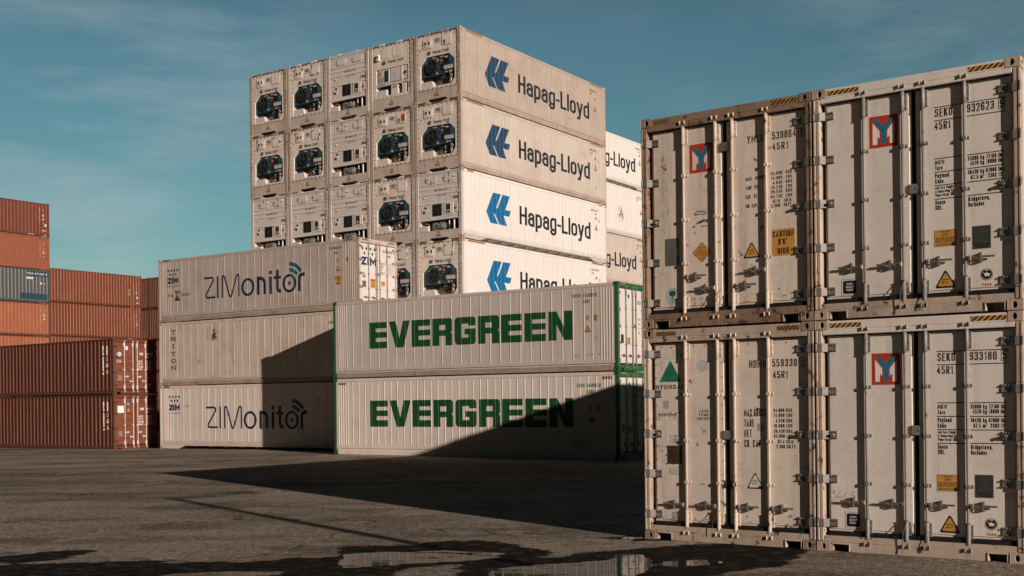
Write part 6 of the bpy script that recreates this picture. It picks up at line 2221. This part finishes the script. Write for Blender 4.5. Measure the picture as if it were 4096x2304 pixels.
# ------------------------------------------------------------------ ground
WET = [[(-5.97, 14.16), (-5.33, 14.39), (-4.58, 14.4), (-4.25, 14.52), (-3.91, 14.46), (-4.15, 14.17), (-3.35, 14.34), (-2.76, 14.29), (-2.53, 14.55), (-2.05, 14.64), (-1.85, 14.77), (-1.76, 15.05), (-1.92, 15.58), (-1.79, 15.79), (-.99, 15.82), (-.49, 16.23), (-.02, 16.24), (.19, 16.12), (.59, 15.4), (.83, 14.98), (.66, 14.39), (.43, 14.23), (.93, 14.44), (1.35, 14.85), (2.12, 15.18), (2.53, 15.47), (3.07, 15.59), (3.65, 15.46), (3.99, 15.18), (4.12, 14.92), (3.77, 14.2), (3.35, 13.43), (2.94, 13.21), (2.53, 12.88), (2.31, 12.61), (2.01, 11.85), (-1.95, 12.12), (-8, 12.2), (-8, 14.1)],
       [(-7.5, 14.9), (-6.31, 14.99), (-5.84, 15.41), (-5.57, 15.7), (-5.18, 15.7), (-5.25, 15.3), (-5.37, 14.69), (-5.71, 14.5), (-7, 14.45)],
       [(1.75, 16.42), (2.05, 16.62), (2.5, 16.45), (2.62, 16.05), (2.1, 16.1)]]
DRY = [[(-1.06, 13.32), (-.88, 13.71), (-.28, 13.92), (-.20, 13.26), (-.30, 12.6), (-1.05, 12.7)]]
PUD = [[(-1.75, 14.95), (-1.35, 15.1), (-.58, 14.95), (.05, 14.65), (.22, 14.48), (-.31, 14.13), (-.9, 13.97), (-1.28, 13.79), (-1.58, 13.68), (-1.76, 14.03)],
       [(-3.71, 13.10), (-3.53, 13.36), (-2.88, 13.50), (-2.27, 13.42), (-2.28, 13.20), (-2.51, 13.09), (-2.9, 12.86), (-3.56, 12.91)],
       [(.05, 13.07), (.21, 13.52), (.48, 13.65), (.8, 13.83), (1.2, 14.0), (1.46, 14.07), (1.61, 14.38), (1.68, 14.61), (1.99, 14.53), (2.01, 14.1), (1.96, 13.54), (1.8, 13.15), (1.66, 12.77), (1.45, 12.4), (.14, 12.5)],
       [(1.98, 13.54), (2.12, 13.89), (2.38, 14.01), (2.66, 14.08), (2.83, 13.86), (2.67, 13.61), (2.29, 13.49)],
       [(-.91, 15.15), (-.42, 15.19), (.33, 14.85), (.17, 14.62), (-.4, 14.98), (-.79, 15.08)],
       [(1.82, 16.38), (2.05, 16.5), (2.25, 16.39), (2.07, 16.2)]]
def sdist(p, poly):
    """signed distance, negative inside"""
    x, y = p
    ins = False
    best = 1e9
    n = len(poly)
    for i in range(n):
        (ax, ay), (bx, by) = poly[i], poly[(i + 1) % n]
        dx, dy = bx - ax, by - ay
        tt = max(0, min(1, ((x - ax) * dx + (y - ay) * dy) / (dx * dx + dy * dy)))
        best = min(best, (x - ax - tt * dx) ** 2 + (y - ay - tt * dy) ** 2)
        if (ay > y) != (by > y) and x < (bx - ax) * (y - ay) / (by - ay) + ax:
            ins = not ins
    return -math.sqrt(best) if ins else math.sqrt(best)

def gz(x, y):
    a = max(0, min(1, (y - 42) / 52)); b = max(0, min(1, (-x - 6) / 14))
    return -.31 * a * b

def frange(a, b, st):
    n = int(round((b - a) / st))
    return [a + (b - a) * i / n for i in range(n)]
xs = [-900, -500, -250, -120, -70, -50] + frange(-45, -9, 3) + frange(-9, 6, .11) + frange(6, 40, 2.5) + [40, 60, 100, 250, 500, 900]
ys = [-900, -400, -150, -60, -25, -8, 0, 6, 9] + frange(11, 17.4, .11) + frange(17.4, 42, 2) + frange(42, 126, 4) + [126, 150, 200, 350, 600, 1000, 1600]
V = [(x, y, gz(x, y)) for y in ys for x in xs]
nx = len(xs)
F = [(j * nx + i, j * nx + i + 1, (j + 1) * nx + i + 1, (j + 1) * nx + i) for j in range(len(ys) - 1) for i in range(nx - 1)]
me = bpy.data.meshes.new('ground'); me.from_pydata(V, [], F)
wet = me.attributes.new('wet', 'FLOAT', 'POINT')
vals = []
for x, y, z in V:
    w = 0.
    if -9.5 < x < 6.5 and 10.5 < y < 17.5:
        d = min(sdist((x, y), p) for p in WET)
        d = max(d, -min(sdist((x, y), p) for p in DRY))
        w = max(0, min(1, .5 - d / .5))
    vals.append(w)
wet.data.foreach_set('value', vals)
ground = bpy.data.objects.new('ground', me); COL.objects.link(ground); ground['kind'] = 'structure'
m, nt, b = new_mat('worn_asphalt')
tc = nd(nt, 'ShaderNodeTexCoord'); P_ = tc.outputs['Object']
def sc_vec(s_):
    v = nd(nt, 'ShaderNodeVectorMath', operation='MULTIPLY'); v.inputs[1].default_value = s_; nt.links.new(P_, v.inputs[0]); return v.outputs[0]
big = noise(nt, P_, .16, 5, .6)
mid = noise(nt, P_, .9, 6, .65)
track = noise(nt, sc_vec((.10, .55, 1)), 1., 5, .62)
fine = noise(nt, P_, 14., 7, .8)
grit = nd(nt, 'ShaderNodeTexVoronoi'); grit.inputs['Scale'].default_value = 34.; nt.links.new(P_, grit.inputs['Vector'])
mid2 = noise(nt, P_, 5.2, 7, .78)
base = mixc(nt, ramp(nt, big, .36, .64), (.24, .20, .165), (.50, .42, .345))
base = mixc(nt, ramp(nt, track, .48, .64, 0, .6), base, (.105, .086, .071))
stain = noise(nt, sc_vec((.55, .8, 1)), .55, 5, .6)
base = mixc(nt, ramp(nt, stain, .54, .62, 0, .6), base, (.085, .070, .058))
base = mixc(nt, ramp(nt, mid, .52, .66, 0, .7), base, (.50, .425, .355))
base = mixc(nt, ramp(nt, mid2, .50, .60, 0, .42), base, (.050, .040, .033))
base = mixc(nt, ramp(nt, mid2, .46, .38, 0, .38), base, (.64, .55, .465))
base = mixc(nt, ramp(nt, fine, .44, .60, 0, .75), base, (.045, .036, .029))
crk = nd(nt, 'ShaderNodeTexVoronoi', feature='DISTANCE_TO_EDGE'); crk.inputs['Scale'].default_value = .23
wv = nd(nt, 'ShaderNodeVectorMath', operation='ADD'); nt.links.new(P_, wv.inputs[0])
wn0 = nd(nt, 'ShaderNodeTexNoise'); wn0.inputs['Scale'].default_value = .8; wn0.inputs['Detail'].default_value = 6; nt.links.new(P_, wn0.inputs['Vector'])
ws = nd(nt, 'ShaderNodeVectorMath', operation='SCALE'); ws.inputs['Scale'].default_value = 2.2; nt.links.new(wn0.outputs['Color'], ws.inputs[0]); nt.links.new(ws.outputs[0], wv.inputs[1])
nt.links.new(wv.outputs[0], crk.inputs['Vector'])
ck = mth(nt, 'MULTIPLY', ramp(nt, crk.outputs['Distance'], .012, .002), ramp(nt, mid, .42, .55))
base = mixc(nt, mth(nt, 'MULTIPLY', ck, .8), base, (.022, .018, .015))
speck = ramp(nt, grit.outputs['Distance'], .26, .12)
sel = nd(nt, 'ShaderNodeSeparateColor'); nt.links.new(grit.outputs['Color'], sel.inputs[0])
speck = mth(nt, 'MULTIPLY', speck, ramp(nt, sel.outputs[0], .62, .70))
base = mixc(nt, mth(nt, 'MULTIPLY', speck, .85), base, (.66, .57, .48))
at = nd(nt, 'ShaderNodeAttribute', attribute_name='wet')
wn = noise(nt, P_, 3.2, 8, .7)
wf = mth(nt, 'ADD', at.outputs['Fac'], ramp(nt, wn, .3, .7, -.30, .30))
wf = ramp(nt, wf, .34, .46)
wetc = mixc(nt, wf, base, (.0075, .0064, .0056))
dampn = mth(nt, 'MULTIPLY', ramp(nt, noise(nt, P_, 5., 6, .7), .48, .70), .22)
wetc = mixc(nt, mth(nt, 'MULTIPLY', wf, dampn), wetc, base)
nt.links.new(wetc, b.inputs['Base Color'])
rg = mth(nt, 'MULTIPLY', wf, ramp(nt, noise(nt, P_, 2.1, 5, .6), .52, .66, .05, .30))
nt.links.new(mth(nt, 'SUBTRACT', .92, rg), b.inputs['Roughness'])
nt.links.new(ramp(nt, wf, 0, 1, .10, .05), b.inputs['Specular IOR Level'])
bp = nd(nt, 'ShaderNodeBump'); bp.inputs['Distance'].default_value = .016
nt.links.new(ramp(nt, wf, 0, 1, .8, .22), bp.inputs['Strength'])
hh = mth(nt, 'ADD', mth(nt, 'ADD', mth(nt, 'MULTIPLY', fine, .8), mth(nt, 'MULTIPLY', grit.outputs['Distance'], .5)), mth(nt, 'MULTIPLY', mid2, 1.6))
nt.links.new(hh, bp.inputs['Height']); nt.links.new(bp.outputs[0], b.inputs['Normal'])
me.materials.append(m)

m, nt, b = new_mat('still_water')
b.inputs['Base Color'].default_value = (.012, .011, .010, 1)
b.inputs['Roughness'].default_value = .04
b.inputs['IOR'].default_value = 1.12
tc = nd(nt, 'ShaderNodeTexCoord')
bp = nd(nt, 'ShaderNodeBump'); bp.inputs['Strength'].default_value = .05; bp.inputs['Distance'].default_value = .01
nt.links.new(noise(nt, tc.outputs['Object'], 5., 2, .5), bp.inputs['Height']); nt.links.new(bp.outputs[0], b.inputs['Normal'])
wb = nd(nt, 'ShaderNodeBsdfPrincipled'); wb.inputs['Base Color'].default_value = (.011, .009, .008, 1); wb.inputs['Roughness'].default_value = .75; wb.inputs['Specular IOR Level'].default_value = .15
v_ = nd(nt, 'ShaderNodeVectorMath', operation='MULTIPLY'); v_.inputs[1].default_value = (1, 2.2, 1); nt.links.new(tc.outputs['Object'], v_.inputs[0])
brk = ramp(nt, noise(nt, v_.outputs[0], 2.3, 9, .72), .575, .60)
ms = nd(nt, 'ShaderNodeMixShader'); nt.links.new(brk, ms.inputs[0]); nt.links.new(b.outputs[0], ms.inputs[1]); nt.links.new(wb.outputs[0], ms.inputs[2])
nt.links.new(ms.outputs[0], nt.nodes['Material Output'].inputs['Surface'])
WATER = m
rp = random.Random(12)
for k, poly in enumerate(PUD):
    pts = []
    n = len(poly)
    for i in range(n):
        a, c = Vector(poly[i]), Vector(poly[(i + 1) % n])
        ln = (c - a).length
        kk = max(2, int(ln / .035))
        nrm = Vector((-(c - a).y, (c - a).x)).normalized()
        amp = 0
        for j in range(kk):
            amp = amp * .7 + rp.gauss(0, .014)
            p = a.lerp(c, j / kk) + nrm * (amp if 0 < j else 0)
            pts.append((p.x, p.y))
    tr = tessellate_polygon([[Vector((x, y, 0)) for x, y in pts]])
    me = bpy.data.meshes.new('puddle'); me.from_pydata([(x, y, .004) for x, y in pts], [], [tuple(t_) for t_ in tr])
    bm = bmesh.new(); bm.from_mesh(me); bmesh.ops.recalc_face_normals(bm, faces=bm.faces)
    for f_ in bm.faces:
        if f_.normal.z < 0: f_.normal_flip()
    bm.to_mesh(me); bm.free()
    me.materials.append(WATER)
    o = bpy.data.objects.new('puddle', me); COL.objects.link(o); o['kind'] = 'structure'

# ------------------------------------------------------------------ light and sky
sun = bpy.data.lights.new('sun', 'SUN'); sun.energy = 4.6; sun.angle = R(.53); sun.color = (1., .835, .715)
so = bpy.data.objects.new('sun', sun); COL.objects.link(so)
so.rotation_euler = sd.to_track_quat('Z', 'Y').to_euler()
world = bpy.data.worlds.new('World'); scene.world = world; world.use_nodes = True
nt = world.node_tree
bg = nt.nodes['Background']
sky = nd(nt, 'ShaderNodeTexSky', sky_type='NISHITA')
sky.sun_disc = False; sky.sun_elevation = sun_el; sky.sun_rotation = sun_az
sky.air_density = 1.0; sky.dust_density = 1.2; sky.ozone_density = 1.2
tc = nd(nt, 'ShaderNodeTexCoord')
tint = mixc(nt, 1., sky.outputs[0], (.60, .97, .91), 'MULTIPLY')
hs = nd(nt, 'ShaderNodeHueSaturation'); hs.inputs['Saturation'].default_value = .96
nt.links.new(tint, hs.inputs['Color'])
# thin cirrus drawn out along one direction
mp = nd(nt, 'ShaderNodeMapping'); mp.inputs['Rotation'].default_value = (0, R(14), 0); mp.inputs['Scale'].default_value = (2.2, 2.2, 11.)
nt.links.new(tc.outputs['Generated'], mp.inputs['Vector'])
c1 = ramp(nt, noise(nt, mp.outputs[0], 1.5, 8, .62), .45, .80, 0, .62)
patch = ramp(nt, noise(nt, tc.outputs['Generated'], 2.6, 3, .5), .40, .62)
cf = mth(nt, 'MULTIPLY', c1, patch)
cl = mixc(nt, cf, hs.outputs[0], (6.2, 7.2, 7.4))
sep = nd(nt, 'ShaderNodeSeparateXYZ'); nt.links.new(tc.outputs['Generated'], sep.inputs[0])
dim = ramp(nt, sep.outputs[1], -.30, .95, .05, 1.28)       # sky dimmed on the sun's side, out of view, to cut fill light
dim = mth(nt, 'MULTIPLY', dim, mth(nt, 'MULTIPLY', ramp(nt, sep.outputs[2], .30, .52, 1., .15), ramp(nt, sep.outputs[2], .05, .34, 1.02, .88)))   # deepens upward; cut hard above the view for less fill light
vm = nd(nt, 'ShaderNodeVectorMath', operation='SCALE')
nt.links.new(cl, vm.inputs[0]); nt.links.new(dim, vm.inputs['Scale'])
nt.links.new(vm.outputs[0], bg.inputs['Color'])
bg.inputs['Strength'].default_value = .052

# ------------------------------------------------------------------ camera
cam = bpy.data.cameras.new('camera'); co = bpy.data.objects.new('camera', cam); COL.objects.link(co)
f_, cx_, cy_, pitch, roll, hcam = 4700.18, 1925.12, 1615.64, -.00088549, -.01105691, 1.9085
cp, sp_, cr, sr = math.cos(pitch), math.sin(pitch), math.cos(roll), math.sin(roll)
right = Vector((1, 0, 0)); up = Vector((0, -sp_, cp)); fwd = Vector((0, cp, sp_))
right, up = right * cr + up * sr, up * cr - right * sr
co.matrix_world = Matrix(((right.x, up.x, -fwd.x, 0), (right.y, up.y, -fwd.y, 0), (right.z, up.z, -fwd.z, hcam), (0, 0, 0, 1)))
cam.sensor_fit = 'HORIZONTAL'; cam.sensor_width = 36.
cam.lens = f_ / 4096 * 36
cam.shift_x = (2048 - cx_) / 4096; cam.shift_y = (cy_ - 1152) / 4096
cam.clip_start = .1; cam.clip_end = 4000
scene.camera = co
vs = scene.view_settings
vs.view_transform = 'Standard'; vs.look = 'None'; vs.exposure = .12; vs.gamma = 1; vs.use_curve_mapping = False
scene.cycles.max_bounces = 6
scene.cycles.use_denoising = True
